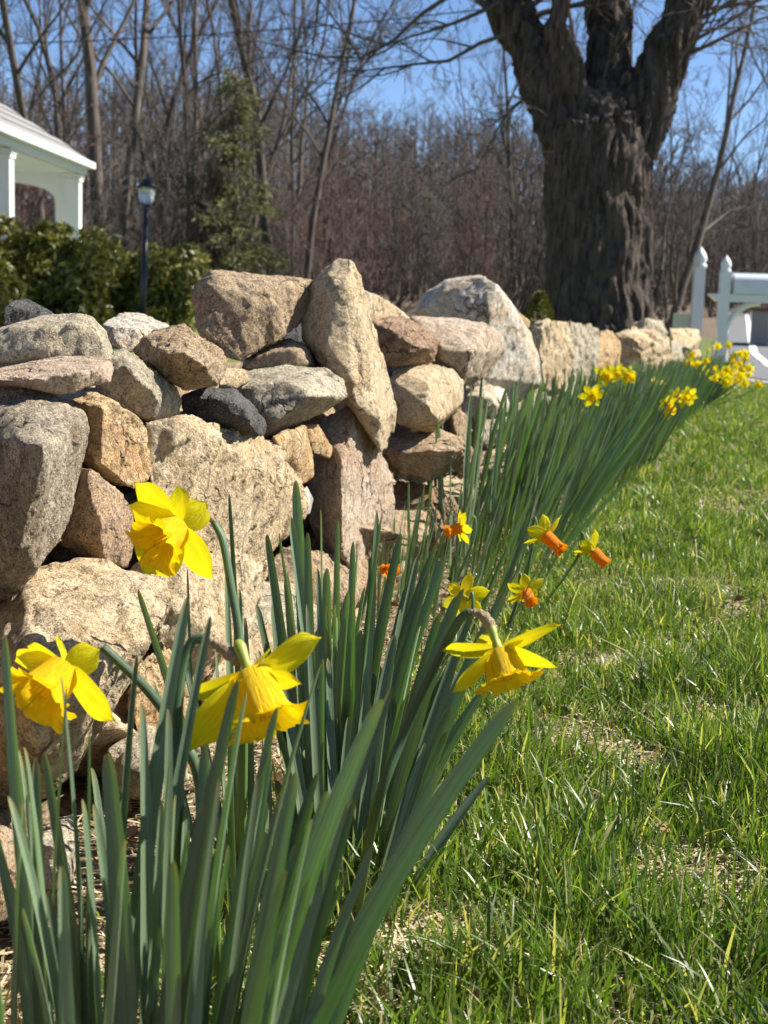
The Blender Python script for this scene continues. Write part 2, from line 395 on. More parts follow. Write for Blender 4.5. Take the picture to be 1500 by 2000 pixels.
MGRAVEL = plain('gravel', (0.36, 0.34, 0.31), 0.95, 0.3, 60, bump=0.8)
MGREYWOOD = plain('grey_clapboard', (0.36, 0.37, 0.39), 0.7, 0.1, 9)
MBROWNROOF = plain('brown_roof', (0.16, 0.075, 0.05), 0.8, 0.2, 12)
MPLASTIC = plain('mailbox_plastic', (0.66, 0.69, 0.73), 0.35, 0.05, 7)
MFROST, n_, l_, b_ = mat_new('lantern_glass')
b_.inputs['Base Color'].default_value = (0.9, 0.92, 0.93, 1); b_.inputs['Transmission Weight'].default_value = 0.75; b_.inputs['Roughness'].default_value = 0.25
MLEAFB = simple_leaf('rhododendron_leaf', (0.080, 0.100, 0.018), (0.40, 0.34, 0.06), 0.36, 0.2, 0.5)
MNEEDLE = simple_leaf('needles_olive', (0.07, 0.088, 0.03), (0.25, 0.235, 0.08), 0.6, 0.2, 0.3)
MNEEDLE2 = simple_leaf('needles_golden', (0.07, 0.09, 0.012), (0.20, 0.18, 0.02), 0.6, 0.2, 0.3)

# ------------------------------------------------------------------ ground, road
def build_ground():
    ss = np.concatenate([np.linspace(-6, 0.4, 10), np.arange(0.5, 6, 0.05), np.arange(6, 18, 0.2), np.geomspace(18, 700, 50)])
    qs = np.concatenate([-np.geomspace(500, 3, 40), np.arange(-2.8, -1.0, 0.2), np.arange(-1.0, 1.2, 0.05), np.arange(1.3, 3, 0.3), np.geomspace(3.2, 500, 40)])
    vs = []; fs = []
    for s in ss:
        for q in qs:
            p = sq(s, q)
            z = ground_z(p.x, p.y)
            if s < 6 and abs(q) < 1.3: z += 0.010 * noise.noise(V((p.x * 9, p.y * 9, 0))) + 0.005 * noise.noise(V((p.x * 30, p.y * 30, 4)))
            vs.append((p.x, p.y, z))
    m = len(qs)
    for i in range(len(ss) - 1):
        for j in range(m - 1):
            a = i * m + j; fs.append((a, a + 1, a + m + 1, a + m))
    mb = MB(); mb.add(vs, fs)
    me = mb.mesh('ground'); 
    o = link('ground', me, MSOIL); tag(o, kind='structure')
    o['label'] = 'bare soil and lawn ground'
build_ground()

def sheet(name, left, right, lift, mat, kind='structure', steps=6):
    vs = []; fs = []
    m = len(left)
    for a, b in zip(left, right):
        for k in range(steps + 1):
            p = V(a).lerp(V(b), k / steps); vs.append((p.x, p.y, ground_z(p.x, p.y) + lift))
    for i in range(m - 1):
        for k in range(steps):
            a = i * (steps + 1) + k; fs.append((a, a + 1, a + steps + 2, a + steps + 1))
    mb = MB(); mb.add(vs, fs); o = link(name, mb.mesh(name, True), mat)
    if kind: tag(o, kind=kind)
    return o
def dense(pts, n=6):
    out = []
    for a, b in zip(pts[:-1], pts[1:]):
        for k in range(n): out.append(V(a).lerp(V(b), k / n))
    out.append(V(pts[-1])); return out
edge_px = [(1580, 752), (1500, 746), (1446, 737), (1428, 712), (1422, 680), (1420, 655), (1421, 636), (1426, 622), (1432, 612)]
road_left = dense([on_ground(*p) for p in edge_px], 5)
road_right = [V((p.x + 9 + 0.12 * p.y, p.y + 0.5, 0)) for p in road_left]
road = sheet('road', road_left, road_right, 0.02, MASPHALT, steps=14)
gl = [p - V((0.28, 0.25, 0)) for p in road_left]
sheet('road_shoulder', gl, [p + V((0.1, 0.05, 0)) for p in road_left], 0.012, MGRAVEL, steps=2)
line_px = [(1540, 738), (1500, 716), (1473, 693), (1466, 665), (1463, 645), (1461, 628), (1458, 615), (1455, 607)]
lp = dense([on_ground(*p) for p in line_px], 5)
lw = []
for i, p in enumerate(lp):
    t = (lp[min(i + 1, len(lp) - 1)] - lp[max(i - 1, 0)]); t.z = 0; t.normalize(); lw.append(V((t.y, -t.x, 0)) * 0.055)
ml = sheet('road_edge_line', [p - w for p, w in zip(lp, lw)], [p + w for p, w in zip(lp, lw)], 0.026, MLINE, kind=None, steps=1)
tag(ml, kind='structure')

# ------------------------------------------------------------------ the dry stone wall
Q0 = -0.75
WALL = empty('stone_wall', sq(4, Q0 - 0.25, 0), 'long dry stacked fieldstone wall of tan, grey and rusty rough stones', 'wall')
def finish_rock(pts, seed, target=9000, amp=1.0, rough=1.0, round_=1):
    """hull -> voxel remesh -> smoothing -> noise; returns mesh centred on its centroid and the centroid"""
    c = sum(pts, V()) / len(pts)
    bm = bmesh.new()
    for p in pts: bm.verts.new(p - c)
    bmesh.ops.convex_hull(bm, input=bm.verts)
    loose = [v for v in bm.verts if not v.link_faces]
    bmesh.ops.delete(bm, geom=loose, context='VERTS')
    rr_ = random.Random(seed * 31 + 5); ext = max((v.co.length for v in bm.verts), default=.1)
    for _ in range(5):          # chip corners off
        vmax = rr_.choice(list(bm.verts)); no_ = (vmax.co.normalized() + V((rr_.gauss(0, .35), rr_.gauss(0, .35), rr_.gauss(0, .35)))).normalized()
        dd = max(v.co.dot(no_) for v in bm.verts); cut = no_ * (dd - ext * rr_.uniform(.03, .085))
        res = bmesh.ops.bisect_plane(bm, geom=bm.verts[:] + bm.edges[:] + bm.faces[:], plane_co=cut, plane_no=no_, clear_outer=True)
        eds = [e for e in bm.edges if e.is_boundary]
        if eds: bmesh.ops.edgeloop_fill(bm, edges=eds)
    area = sum(f.calc_area() for f in bm.faces)
    me = bpy.data.meshes.new('stone'); bm.to_mesh(me); bm.free()
    o = bpy.data.objects.new('tmp', me); COL.objects.link(o)
    vox = math.sqrt(area / target)
    m = o.modifiers.new('r', 'REMESH'); m.mode = 'VOXEL'; m.voxel_size = vox
    m = o.modifiers.new('s', 'SMOOTH'); m.iterations = round_; m.factor = 0.5
    dg = bpy.context.evaluated_depsgraph_get(); ev = o.evaluated_get(dg)
    out = bpy.data.meshes.new_from_object(ev)
    bpy.data.objects.remove(o); bpy.data.meshes.remove(me)
    n = len(out.vertices); co = np.empty(n * 3); no = np.empty(n * 3)
    out.vertices.foreach_get('co', co); out.vertices.foreach_get('normal', no)
    co = co.reshape(-1, 3); no = no.reshape(-1, 3)
    size = math.sqrt(area / 6)
    off = V((seed * 3.17 % 50, seed * 7.3 % 50, seed * 1.9 % 50))
    ax = V((math.sin(seed), math.cos(seed * 1.7), 0.6)).normalized()
    d = np.empty(n)
    f1, f2 = 1 / (size * 0.5), 1 / (size * 0.20)
    nz = noise.noise; fr_ = noise.fractal; cell = noise.cell
    for i in range(n):
        p = V(co[i]); q = p + off
        st = p + ax * (p.dot(ax) * 1.6)
        wob = noise.noise_vector(p * f2 * 0.8 + off) * 0.45
        a = nz(p * f1 + off)
        b = fr_(p * f2 + off * 1.3, 0.75, 2.1, 5)
        c1 = cell(st * f2 * 0.55 + wob + off); c2 = cell(st * f2 * 1.5 + wob + off * 2)
        pit = max(0, nz(p * f2 * 1.1 + off * 3) - 0.35)
        d[i] = size * (0.016 * a + 0.010 * b * rough + 0.016 * (c1 - .5) * rough + 0.008 * (c2 - .5) * rough - 0.045 * pit * rough)
    co = co + no * (d * amp)[:, None]
    out.vertices.foreach_set('co', co.ravel())
    out.polygons.foreach_set('use_smooth', np.ones(len(out.polygons), dtype=bool)); out.update()
    return out, c
wall_n = [0]
def stone(kind, outline, inner=(), q=0.0, thick=0.16, anchor=None, target=6500, amp=1.0, rough=1.0, shrink=0.84, label=None, round_=0):
    """outline / inner: (px, py) on the wall face plane, or (px, py, cm behind the anchor distance)"""
    q = Q0 + q
    allp = list(outline) + list(inner)
    cx = sum(p[0] for p in outline) / len(outline); cy = sum(p[1] for p in outline) / len(outline)
    if anchor is None: anchor = (cx, cy)
    D = on_q(anchor[0], anchor[1], q)
    P = []; back = []
    for p in allp:
        if len(p) > 2: d = D + p[2] / 100
        else: d = min(D + 0.30, max(D - 0.22, on_q(p[0], p[1], q)))
        P.append(at(p[0], p[1], d))
    for p, w in zip(outline, P[:len(outline)]):
        d = (w - CAM).dot(F0) + thick
        back.append(at(cx + (p[0] - cx) * shrink, cy + (p[1] - cy) * shrink, d))
    wall_n[0] += 1
    me, c = finish_rock(P + back, wall_n[0], target, amp, rough, round_)
    o = link('stone', me, ST[kind], WALL, c - V(WALL.location))
    if label: o['label'] = label
    return o

# --- left end, top courses
stone('K', [(6, 600), (20, 586), (55, 583), (92, 602), (115, 618), (60, 640), (4, 640)], [(50, 600, -3)], q=-0.16, target=4000)
stone('G', [(-60, 660, 4), (0, 636, 3), (75, 615, 6), (150, 610, 8), (182, 616), (212, 650), (226, 690), (215, 712, 2), (165, 706, 0), (80, 716, 0), (-60, 735, 0)], [(60, 650, -4), (150, 640, -3), (195, 665, -1)], q=-0.04, anchor=(100, 670), thick=0.2, label='rounded grey lichen-flecked capstone')
stone('P', [(-60, 728, 0), (0, 722, 2), (100, 697, 8), (160, 694, 12), (220, 697, 12), (226, 722, 6), (217, 750, 3), (165, 757, 0), (120, 772, -3), (65, 757, -3), (-60, 745, -2)], [(0, 742, -4), (105, 738, -5), (150, 725, -3), (200, 715, 1)], q=0.02, anchor=(100, 735), rough=0.6, label='flat pale slab with reddish broken edge')
stone('G', [(205, 690, 5), (242, 678, 6), (300, 728), (346, 757), (357, 782), (350, 815), (285, 822), (240, 805, 0), (205, 775, 0), (185, 757, 0)], [(250, 720, -2), (290, 770, -2)], q=-0.03, anchor=(270, 760), rough=0.6)
stone('W', [(198, 632, 4), (240, 609, 14), (282, 613, 16), (332, 635, 10), (330, 660, 6), (280, 672, 0), (250, 690, 0), (215, 672, 0)], [(225, 640, -1), (265, 650, -2)], q=-0.12, anchor=(260, 650), label='white quartz-like stone on top of the wall')
stone('B', [(252, 684, 2), (268, 665, 3), (295, 643, 6), (360, 631, 10), (380, 650, 9), (440, 690, 8), (449, 706, 6), (441, 732, 3), (425, 754, 1), (360, 765, 0), (318, 742, 0)], [(300, 690, -4), (360, 690, -6), (400, 715, -5), (425, 705, -1)], q=-0.02, anchor=(350, 710), rough=1.5, label='chunky rough brown stone')
stone('B', [(372, 570, 4), (380, 550, 3), (410, 523, 4), (525, 538, 12), (612, 545, 16), (594, 630, 14), (560, 655, 8), (500, 690, 4), (468, 708, 2), (440, 698, 1), (410, 668, 1), (378, 648, 3)], [(398, 560, -1), (400, 650, -1), (470, 600, -1), (540, 600, 4), (520, 560, 3), (415, 535, 0)], q=-0.16, anchor=(450, 620), rough=0.9, thick=0.12, label='big squarish slab stood on edge')
stone('K', [(548, 655), (570, 625), (594, 612), (604, 670), (560, 680)], [(575, 650, -2)], q=-0.2, target=2500)
stone('B', [(470, 722, 0), (475, 700, 2), (525, 672, 4), (565, 661, 6), (600, 675, 6), (625, 700), (637, 720), (565, 724, 0), (500, 726, 0)], [(520, 700, -4), (585, 690, -5), (602, 712, -3)], q=-0.08, anchor=(560, 700), target=5000)
stone('T', [(425, 752), (440, 716), (478, 722), (490, 745), (460, 760)], [(455, 738, -2)], q=-0.05, target=2500)
stone('G', [(433, 753, 2), (490, 720, 8), (555, 711, 13), (640, 718, 16), (672, 742, 14), (682, 775, 10), (640, 807, 5), (575, 832, 0), (520, 857, -2), (500, 842, -1), (460, 785, 0)], [(500, 760, -5), (560, 748, -5), (600, 735, 2), (610, 780, -5), (545, 810, -6), (650, 770, 3)], q=0.0, anchor=(570, 780), rough=0.6, label='long pale grey stone laid flat')
stone('K', [(352, 772, 0), (395, 756, 2), (462, 759, 4), (492, 783, 3), (506, 808), (523, 832), (515, 860), (475, 855), (410, 830, 0), (352, 815, 0)], [(400, 790, -4), (460, 800, -6), (490, 830, -3)], q=0.01, anchor=(430, 810), label='black rough stone')
# --- left big boulders
stone('L', [(-70, 740, 26), (0, 738, 18), (50, 752, 14), (115, 770, 12), (166, 800), (179, 830), (171, 880), (152, 930), (146, 990), (122, 1060), (96, 1090), (55, 1096, 2), (40, 1135, 0), (30, 1182, 0), (-70, 1190, 14)],
      [(-60, 850, 8), (40, 858, -5), (85, 872, -8), (95, 930, -6), (72, 985, -5), (60, 1060, -3), (30, 1090, -4), (130, 850, -2)], q=0.07, anchor=(60, 930), target=11000, thick=0.2, label='large boulder with sunlit top and dark front')
stone('O', [(135, 776, 2), (185, 760, 4), (230, 785), (262, 808), (291, 838), (293, 930), (265, 957), (200, 947), (150, 912, 2), (165, 850, 1)], [(195, 800, -3), (185, 860, -3), (240, 860)], q=0.0, anchor=(215, 860), label='orange-stained stone')
stone('B', [(100, 1058, 0), (125, 985, 2), (155, 908, 4), (180, 914), (235, 957), (262, 1000), (262, 1070), (251, 1112), (208, 1100, 0), (155, 1085, 0)], [(175, 960, -2), (190, 1030, -6), (225, 1010)], q=0.02, anchor=(190, 1020))
stone('T', [(283, 822), (350, 812), (372, 806), (425, 828), (465, 845), (525, 857), (560, 868), (574, 910), (580, 960), (610, 985), (604, 1010), (560, 1062), (520, 1095), (440, 1120), (380, 1100), (290, 1040), (285, 930)], [(360, 840, -9), (480, 900, -4), (420, 1000, -5), (330, 950, -9)], q=0.02, target=12000, rough=1.0, thick=0.14, label='large rugged tan stone in the wall face')
stone('O', [(528, 852), (595, 828), (611, 880), (615, 930), (596, 948), (567, 942), (552, 872)], [(590, 860, -3), (585, 910, -3)], q=0.02, target=4000)
stone('O', [(592, 830), (620, 826), (651, 876), (646, 897), (612, 886)], [(622, 858, -2)], q=0.01, target=3000)
stone('W', [(585, 960), (600, 948), (612, 975), (606, 1005), (590, 1010)], [(600, 980, -1)], q=0.01, target=2000)
stone('T', [(588, 662, 3), (588, 590, 3), (600, 560, 3), (632, 503, 6), (646, 498, 8), (674, 504), (692, 510), (705, 536), (714, 600), (738, 672), (762, 744), (775, 800), (771, 842), (746, 893, 8), (722, 850, 2), (698, 812, 0), (660, 744, 0), (634, 720, 0), (605, 690, 1)],
      [(634, 530, 0), (622, 590, -4), (618, 630, -5), (628, 680, -6), (690, 790, -6), (745, 815, 0), (660, 620, 0)], q=0.0, anchor=(670, 700), target=11000, thick=0.1, rough=0.8, label='tall tan slab standing upright in the wall')
stone('P', [(608, 850, 0), (640, 806, 2), (682, 786, 2), (704, 815), (728, 842), (745, 885), (768, 932), (776, 980), (768, 1040), (745, 1095), (690, 1118, 0), (630, 1090, 0), (600, 1015, 0), (612, 960, 0), (640, 900, 0)],
      [(682, 810, -4), (664, 850, -6), (666, 920, -8), (668, 1000, -9), (668, 1080, -9)], q=0.03, anchor=(690, 950), target=10000, thick=0.14, rough=0.8, label='tall pale slab with dark left side')
# --- centre
stone('T', [(704, 600), (710, 566), (738, 575), (774, 598), (805, 622), (760, 640), (718, 640)], [(740, 600, -2)], q=-0.12, target=4000)
stone('R', [(716, 622, 2), (758, 614, 5), (792, 619, 7), (830, 646, 7), (863, 666), (850, 708), (826, 713), (786, 715, 0), (750, 718, 0), (732, 672, 0)], [(760, 640, -3), (800, 670, -6), (780, 700, -5), (835, 680, -2)], q=-0.03, anchor=(790, 670), rough=1.6, target=7000, label='rust-brown pitted stone')
stone('W', [(790, 602, 2), (822, 563, 8), (862, 545, 12), (918, 535, 16), (963, 541), (976, 564), (1012, 608), (1040, 652), (1056, 704), (1058, 752), (1036, 766), (1002, 794), (984, 756), (940, 736, 2), (880, 640, 0)], [(850, 600, -1), (920, 575, 0), (965, 600, 1), (985, 680)], q=-0.02, anchor=(960, 660), target=10000, thick=0.14, rough=0.8, label='big boulder, whitish on top and orange on its side')
stone('P', [(797, 616, 6), (890, 620, 12), (950, 630, 12), (984, 648), (988, 682), (956, 738), (908, 756), (902, 738, 0), (842, 714, 0), (850, 690, 1)], [(880, 700, -6), (925, 690, -5), (900, 740, -6), (905, 660, 0), (860, 680, -3)], q=0.02, anchor=(900, 700), rough=0.7, label='blocky pinkish stone')
stone('T', [(752, 724, 2), (798, 709, 7), (838, 707, 10), (886, 719), (905, 744), (907, 784), (872, 820), (848, 846), (806, 840, 0), (774, 828, 0), (768, 785, 0)], [(800, 730, -3), (828, 748, -5), (835, 790, -6), (855, 826, -4), (870, 745)], q=0.02, anchor=(830, 780), rough=0.6, target=8000, label='square-edged tan block')
stone('W', [(904, 758, 3), (958, 749, 8), (986, 759), (996, 788), (992, 806), (946, 822, 0), (922, 824, 0), (900, 802, 0)], [(925, 785, -3), (965, 793, -3)], q=0.02, anchor=(945, 790), target=4000, label='small white triangular stone')
stone('B', [(868, 820), (898, 798), (920, 820), (938, 872), (922, 884), (890, 858)], [(900, 835, -2)], q=-0.01, target=3000)
stone('G', [(924, 832), (950, 818), (1002, 810), (1020, 840), (1000, 866), (946, 873), (930, 858)], [(960, 835, -4), (985, 850, -3)], q=0.02, target=4000, rough=1.2)
stone('B', [(746, 866, 2), (766, 850, 5), (862, 838, 12), (896, 852), (928, 876), (924, 906), (898, 918), (838, 942, 0), (774, 922, 0), (746, 906, 0)], [(790, 885, -4), (850, 880, -6), (895, 880, -3)], q=0.03, anchor=(830, 900), rough=1.3, target=8000, label='lumpy reddish-brown stone')
stone('R', [(768, 930, 0), (838, 944), (884, 968), (902, 1000), (895, 1060), (850, 1100), (780, 1095, 0), (752, 1095, 0), (764, 980, 0)], [(830, 985, -4), (800, 1040, -7), (860, 1040, -4)], q=0.03, anchor=(830, 1020), target=8000)
stone('T', [(884, 905), (940, 878), (1010, 866), (1052, 904), (1048, 935), (990, 950), (900, 960)], [(960, 905, -3)], q=0.02, target=4000)
stone('B', [(870, 960), (950, 935), (1040, 932), (1050, 980), (990, 1030), (900, 1060), (880, 1010)], [(960, 975, -4)], q=0.02, target=4000)
stone('G', [(994, 790), (1042, 766), (1080, 774), (1086, 828), (1066, 882), (1050, 908), (1022, 866), (1010, 828)], [(1040, 820, -4)], q=0.02, target=4000)
# --- lower left
stone('T', [(40, 1102, 10), (112, 1108, 14), (150, 1092, 18), (208, 1096, 18), (256, 1112, 16), (320, 1134, 10), (346, 1180, 4), (310, 1205, 2), (295, 1240, 1), (262, 1256, 0), (258, 1300, -1), (205, 1390, -1), (160, 1500, 0), (100, 1570, 0), (-80, 1620, 12), (-80, 1200, 14), (20, 1185, 10)],
      [(-60, 1290, 2), (60, 1285, -8), (160, 1275, -9), (240, 1245, -6), (190, 1340, -7), (60, 1420, -8)], q=0.10, anchor=(130, 1330), target=14000, thick=0.22, shrink=0.72, label='broad pale boulder behind the front daffodils')
stone('T', [(246, 1112), (300, 1045), (400, 1110), (440, 1118), (525, 1088), (515, 1200), (485, 1300), (400, 1345), (330, 1320), (345, 1190), (318, 1135)], [(400, 1160, -5), (430, 1250, -4), (360, 1230, -6)], q=0.03, target=12000, rough=1.4)
stone('O', [(256, 1300), (330, 1255), (350, 1310), (392, 1345), (360, 1425), (270, 1445), (250, 1385)], [(310, 1340, -3)], q=0.04, target=5000, rough=1.3)
stone('G', [(205, 1460, 2), (285, 1412, 10), (350, 1436), (372, 1520), (310, 1572, 0), (225, 1556, 0)], [(260, 1500, -3), (310, 1490, -3)], q=0.09, anchor=(290, 1500), target=5000, label='flat grey stone at the foot of the wall')
stone('G', [(90, 1606, 6), (145, 1588, 8), (156, 1640, 3), (142, 1722, 0), (108, 1765, 0), (40, 1745, 0), (45, 1650, 2)], [(90, 1650, -3), (120, 1700, -4)], q=0.13, anchor=(100, 1680), target=5000, label='small pale block at the foot of the wall')
stone('B', [(-80, 1640), (0, 1610), (50, 1630), (60, 1700), (30, 1790), (-80, 1830)], [(0, 1690, -4)], q=0.13, target=5000)
stone('B', [(552, 1062), (630, 1085), (690, 1110), (750, 1092), (768, 1150), (720, 1260), (600, 1260), (520, 1210), (518, 1095)], [(620, 1130, -5), (690, 1170, -6), (580, 1180, -5)], q=0.02, target=7000)
stone('P', [(755, 1098), (840, 1092), (892, 1060), (905, 1120), (870, 1215), (780, 1240)], [(830, 1140, -5)], q=0.03, target=5000)
stone('T', [(380, 1340), (480, 1290), (520, 1210), (600, 1250), (590, 1380), (500, 1470), (400, 1450)], [(480, 1360, -4)], q=0.05, target=6000)
# --- the even stretch beyond
stone('T', [(1034, 632), (1060, 626), (1112, 625), (1120, 690), (1116, 756), (1062, 768), (1056, 704), (1044, 660)], [(1085, 680)], q=-0.01, target=7000, rough=1.5, amp=1.0)
stone('G', [(1110, 626), (1150, 630), (1170, 640), (1172, 700), (1160, 760), (1116, 770), (1114, 690)], [(1140, 690, -6)], q=0.0, target=5000, rough=1.5)
stone('O', [(1168, 640), (1194, 642), (1214, 668), (1212, 735), (1180, 765), (1158, 760), (1166, 700)], [(1190, 690, -8)], q=0.0, target=5000, rough=1.4)
stone('T', [(1200, 650, 0), (1234, 638, 20), (1288, 648, 60), (1308, 664), (1311, 698), (1294, 730), (1243, 740, 0), (1212, 740, 0), (1206, 680, 0)], [(1225, 665, -18), (1290, 670, 30), (1250, 700, -5)], q=0.0, anchor=(1225, 690), thick=0.4, target=6000, rough=1.8)
stone('G', [(1232, 634), (1263, 620), (1293, 626), (1305, 650), (1300, 668), (1250, 664)], [(1265, 640, -8)], q=-0.22, thick=0.4, target=4000, rough=1.5)
stone('T', [(1306, 640), (1347, 640), (1364, 644), (1371, 663), (1363, 682), (1333, 688), (1310, 676)], [(1335, 655, -10)], q=-0.02, thick=0.5, target=4000, rough=1.5)
stone('G', [(1308, 664), (1330, 665), (1334, 700), (1312, 712)], [(1320, 680, -8)], q=0.0, thick=0.4, target=2500)
stone('T', [(1330, 684), (1366, 680), (1372, 700), (1350, 720), (1328, 716)], [(1350, 695, -8)], q=0.0, thick=0.4, target=2500)
stone('O', [(1010, 606), (1037, 628), (1034, 642), (1016, 636)], [(1024, 626, -2)], q=-0.03, thick=0.06, target=1500)
# lower courses of the far stretch, mostly behind leaves
for (a, b, y0, y1, k) in [(1060, 1120, 770, 900, 'G'), (1115, 1170, 765, 860, 'T'), (1165, 1215, 760, 850, 'B'), (1212, 1262, 738, 800, 'T'), (1258, 1312, 728, 780, 'G'), (1310, 1345, 712, 745, 'B'), (1345, 1378, 700, 730, 'T')]:
    stone(k, [(a, y0 + 6), ((a + b) / 2, y0), (b, y0 + 4), (b + 2, y1 - 6), ((a + b) / 2, y1), (a - 2, y1 - 4)], [((a + b) / 2, (y0 + y1) / 2, -6)], q=0.0, thick=0.25, target=3000, rough=1.6)

# filler stones of the wall's core and its far side
fill_meshes = []
for k in range(6):
    r_ = random.Random(100 + k); pts = []
    for i in range(16):
        v = V((r_.gauss(0, 1), r_.gauss(0, 1), r_.gauss(0, 1))).normalized()
        m_ = max(abs(v.x), abs(v.y), abs(v.z)); v = v / (m_ ** 0.7)
        pts.append(V((v.x * 0.15, v.y * 0.12, v.z * 0.09)))
    me, c = finish_rock(pts, 200 + k, 1600, 1.2, 1.4, 2); fill_meshes.append(me)
fr = random.Random(5)
def top_at(s):
    return 0.44 if s < 4.2 else 0.34 - 0.012 * (s - 4.2)
WL = V(WALL.location)
fkinds = 'GTBTGBPG'
def filler(s, q, z, sc, fixed=None):
    p = sq(s, q); gz = ground_z(p.x, p.y)
    o = link('stone', fr.choice(fill_meshes).copy() if False else fr.choice(fill_meshes), None, WALL, V((p.x, p.y, gz + z)) - WL)
    o.rotation_euler = (fr.uniform(-0.3, 0.3), fr.uniform(-0.3, 0.3), fr.uniform(0, 6.28)); o.scale = (sc, sc, sc * fr.uniform(0.85, 1.1))
    if not o.data.materials: o.data.materials.append(ST['B'])
    o.material_slots[0].link = 'OBJECT'; o.material_slots[0].material = ST[fixed or fr.choice(fkinds)]
s = 0.35
while s < 14.3:
    tp = top_at(s)
    for q in (Q0 - 0.24, Q0 - 0.50):
        z = 0.07
        while z < tp - 0.05 + (0.06 if q < Q0 - 0.3 else 0):
            filler(s + fr.uniform(-0.05, 0.05), q + fr.uniform(-0.03, 0.03), z, fr.uniform(0.95, 1.25)); z += 0.145
    s += 0.27
for s in (0.2, 0.45, 0.7, 0.9):        # the wall goes on past the picture's edge
    for z in (0.08, 0.24, 0.40, 0.52): filler(s, Q0 - 0.06 + fr.uniform(-0.03, 0.03), z, fr.uniform(1.1, 1.4))
s = 4.3
while s < 13.6:
    filler(s, Q0 - 0.1, 0.08, 1.2); filler(s + 0.1, Q0 - 0.12, 0.22, 1.1); s += 0.3
s = 1.25
while s < 4.4:
    filler(s, Q0 - 0.08, 0.07, 1.15); s += 0.26

# ------------------------------------------------------------------ background: trees
def perp(v):
    return v.orthogonal().normalized()
def branch_path(r_, p, d, L, segs, wander, up):
    pts = [V(p)]; d = V(d).normalized(); st = L / segs
    for i in range(segs):
        d = (d + V((r_.gauss(0, wander), r_.gauss(0, wander), r_.gauss(0, wander) + up))).normalized()
        pts.append(pts[-1] + d * st)
    return pts
def gen_tree(seed, H, r0, n1=13, n2=7, n3=6, n4=4, start=0.25, spread=0.9, stems=1, up=0.05, wander=0.085, twig_r=0.006):
    r_ = random.Random(seed); T = MB(); C = MB()
    def spawn(parent_pts, rad_f, L, lvl, count, t0):
        m = len(parent_pts) - 1
        for c in range(count):
            t = t0 + (1 - t0) * (c + r_.random()) / count
            i = min(int(t * m), m - 1); f = t * m - i
            p = parent_pts[i].lerp(parent_pts[i + 1], f); d = (parent_pts[i + 1] - parent_pts[i]).normalized()
            a = perp(d); a.rotate(Matrix.Rotation(r_.uniform(0, 6.283), 3, d))
            ang = r_.uniform(0.45, 1.0) * spread
            nd = d * math.cos(ang) + a * math.sin(ang)
            nd.z += 0.1
            l = L * (1 - 0.55 * t) * r_.uniform(0.6, 1.2)
            rr = max(twig_r * 0.5, rad_f(t) * r_.uniform(0.35, 0.6))
            if lvl == 1:
                pts = branch_path(r_, p, nd, l, 6, 0.13, up); n = 5
                T.tube(pts, [rr * (1 - 0.85 * k / 6) + twig_r * 0.4 for k in range(7)], n, cap=False)
                spawn(pts, lambda q: rr * (1 - 0.8 * q), l * 0.55, 2, n2, 0.2)
            elif lvl == 2:
                pts = branch_path(r_, p, nd, l, 4, 0.16, up); 
                C.tube(pts, [max(twig_r, rr * (1 - 0.85 * k / 4)) for k in range(5)], 3, cap=False)
                spawn(pts, lambda q: rr * (1 - 0.8 * q), l * 0.6, 3, n3, 0.15)
            elif lvl == 3:
                pts = branch_path(r_, p, nd, l, 3, 0.18, up)
                C.tube(pts, [twig_r * (1 - 0.55 * k / 3) for k in range(4)], 3, cap=False)
                if n4: spawn(pts, lambda q: twig_r, l * 0.6, 4, n4, 0.2)
            else:
                pts = branch_path(r_, p, nd, l, 2, 0.2, up)
                C.tube(pts, [twig_r * 0.75, twig_r * 0.55, twig_r * 0.3], 3, cap=False)
    for s_ in range(stems):
        d = V((0, 0, 1)) if stems == 1 else V((r_.uniform(-0.4, 0.4), r_.uniform(-0.4, 0.4), 1))
        h = H * r_.uniform(0.85, 1.1); rs = r0 * (1 if stems == 1 else r_.uniform(0.6, 1))
        pts = branch_path(r_, V((r_.uniform(-0.1, 0.1) * (stems > 1), 0, -0.3)), d, h, 12, wander, 0.03)
        T.tube(pts, [rs * ((1.0 - 0.9 * k / 12)) * (1.25 if k == 0 else 1) for k in range(13)], 7, cap=False)
        spawn(pts, lambda t: rs * (1 - 0.85 * t), H * 0.33, 1, n1, start)
    return T.mesh('trunk'), C.mesh('crown')
TV = [gen_tree(1, 13, 0.09, 15, 7, 6, 3, 0.18), gen_tree(2, 14, 0.10, 14, 7, 6, 3, 0.22, 0.8, 1, 0.09), gen_tree(3, 12, 0.09, 11, 7, 6, 3, 0.12, 0.9, 2),
      gen_tree(4, 15, 0.135, 15, 7, 6, 3, 0.25, 0.7, 1, 0.1), gen_tree(5, 11, 0.075, 12, 7, 6, 3, 0.1, 1.0, 2, 0.02)]
SV = [gen_tree(20 + k, 3.6, 0.035, 9, 6, 5, 2, 0.08, 1.0, 5, 0.03, 0.09, 0.0045) for k in range(3)]
BV = [gen_tree(40, 9, 0.10, 13, 7, 6, 3, 0.05, 1.0, 3, 0.08, 0.07, 0.0042)]
for t_, c_ in TV + SV + BV: t_.materials.append(MBARK); c_.materials.append(MTWIG)
def put_tree(name, var, x, d, label, cat, group, sc=1.0, red=False, tilt=0.0):
    p = at(x, 560, d); p.z = ground_z(p.x, p.y) - 0.1
    root = empty(name, p, label, cat, group)
    a = link('trunk', var[0], None, root); c = link('crown', var[1], None, root)
    root.rotation_euler = (rng.uniform(-0.03, 0.03) , tilt + rng.uniform(-0.03, 0.03), rng.uniform(0, 6.28))
    root.scale = (sc, sc, sc * rng.uniform(0.9, 1.1))
    if red:
        c.material_slots[0].link = 'OBJECT'; c.material_slots[0].material = MTWIG_RED
    return root
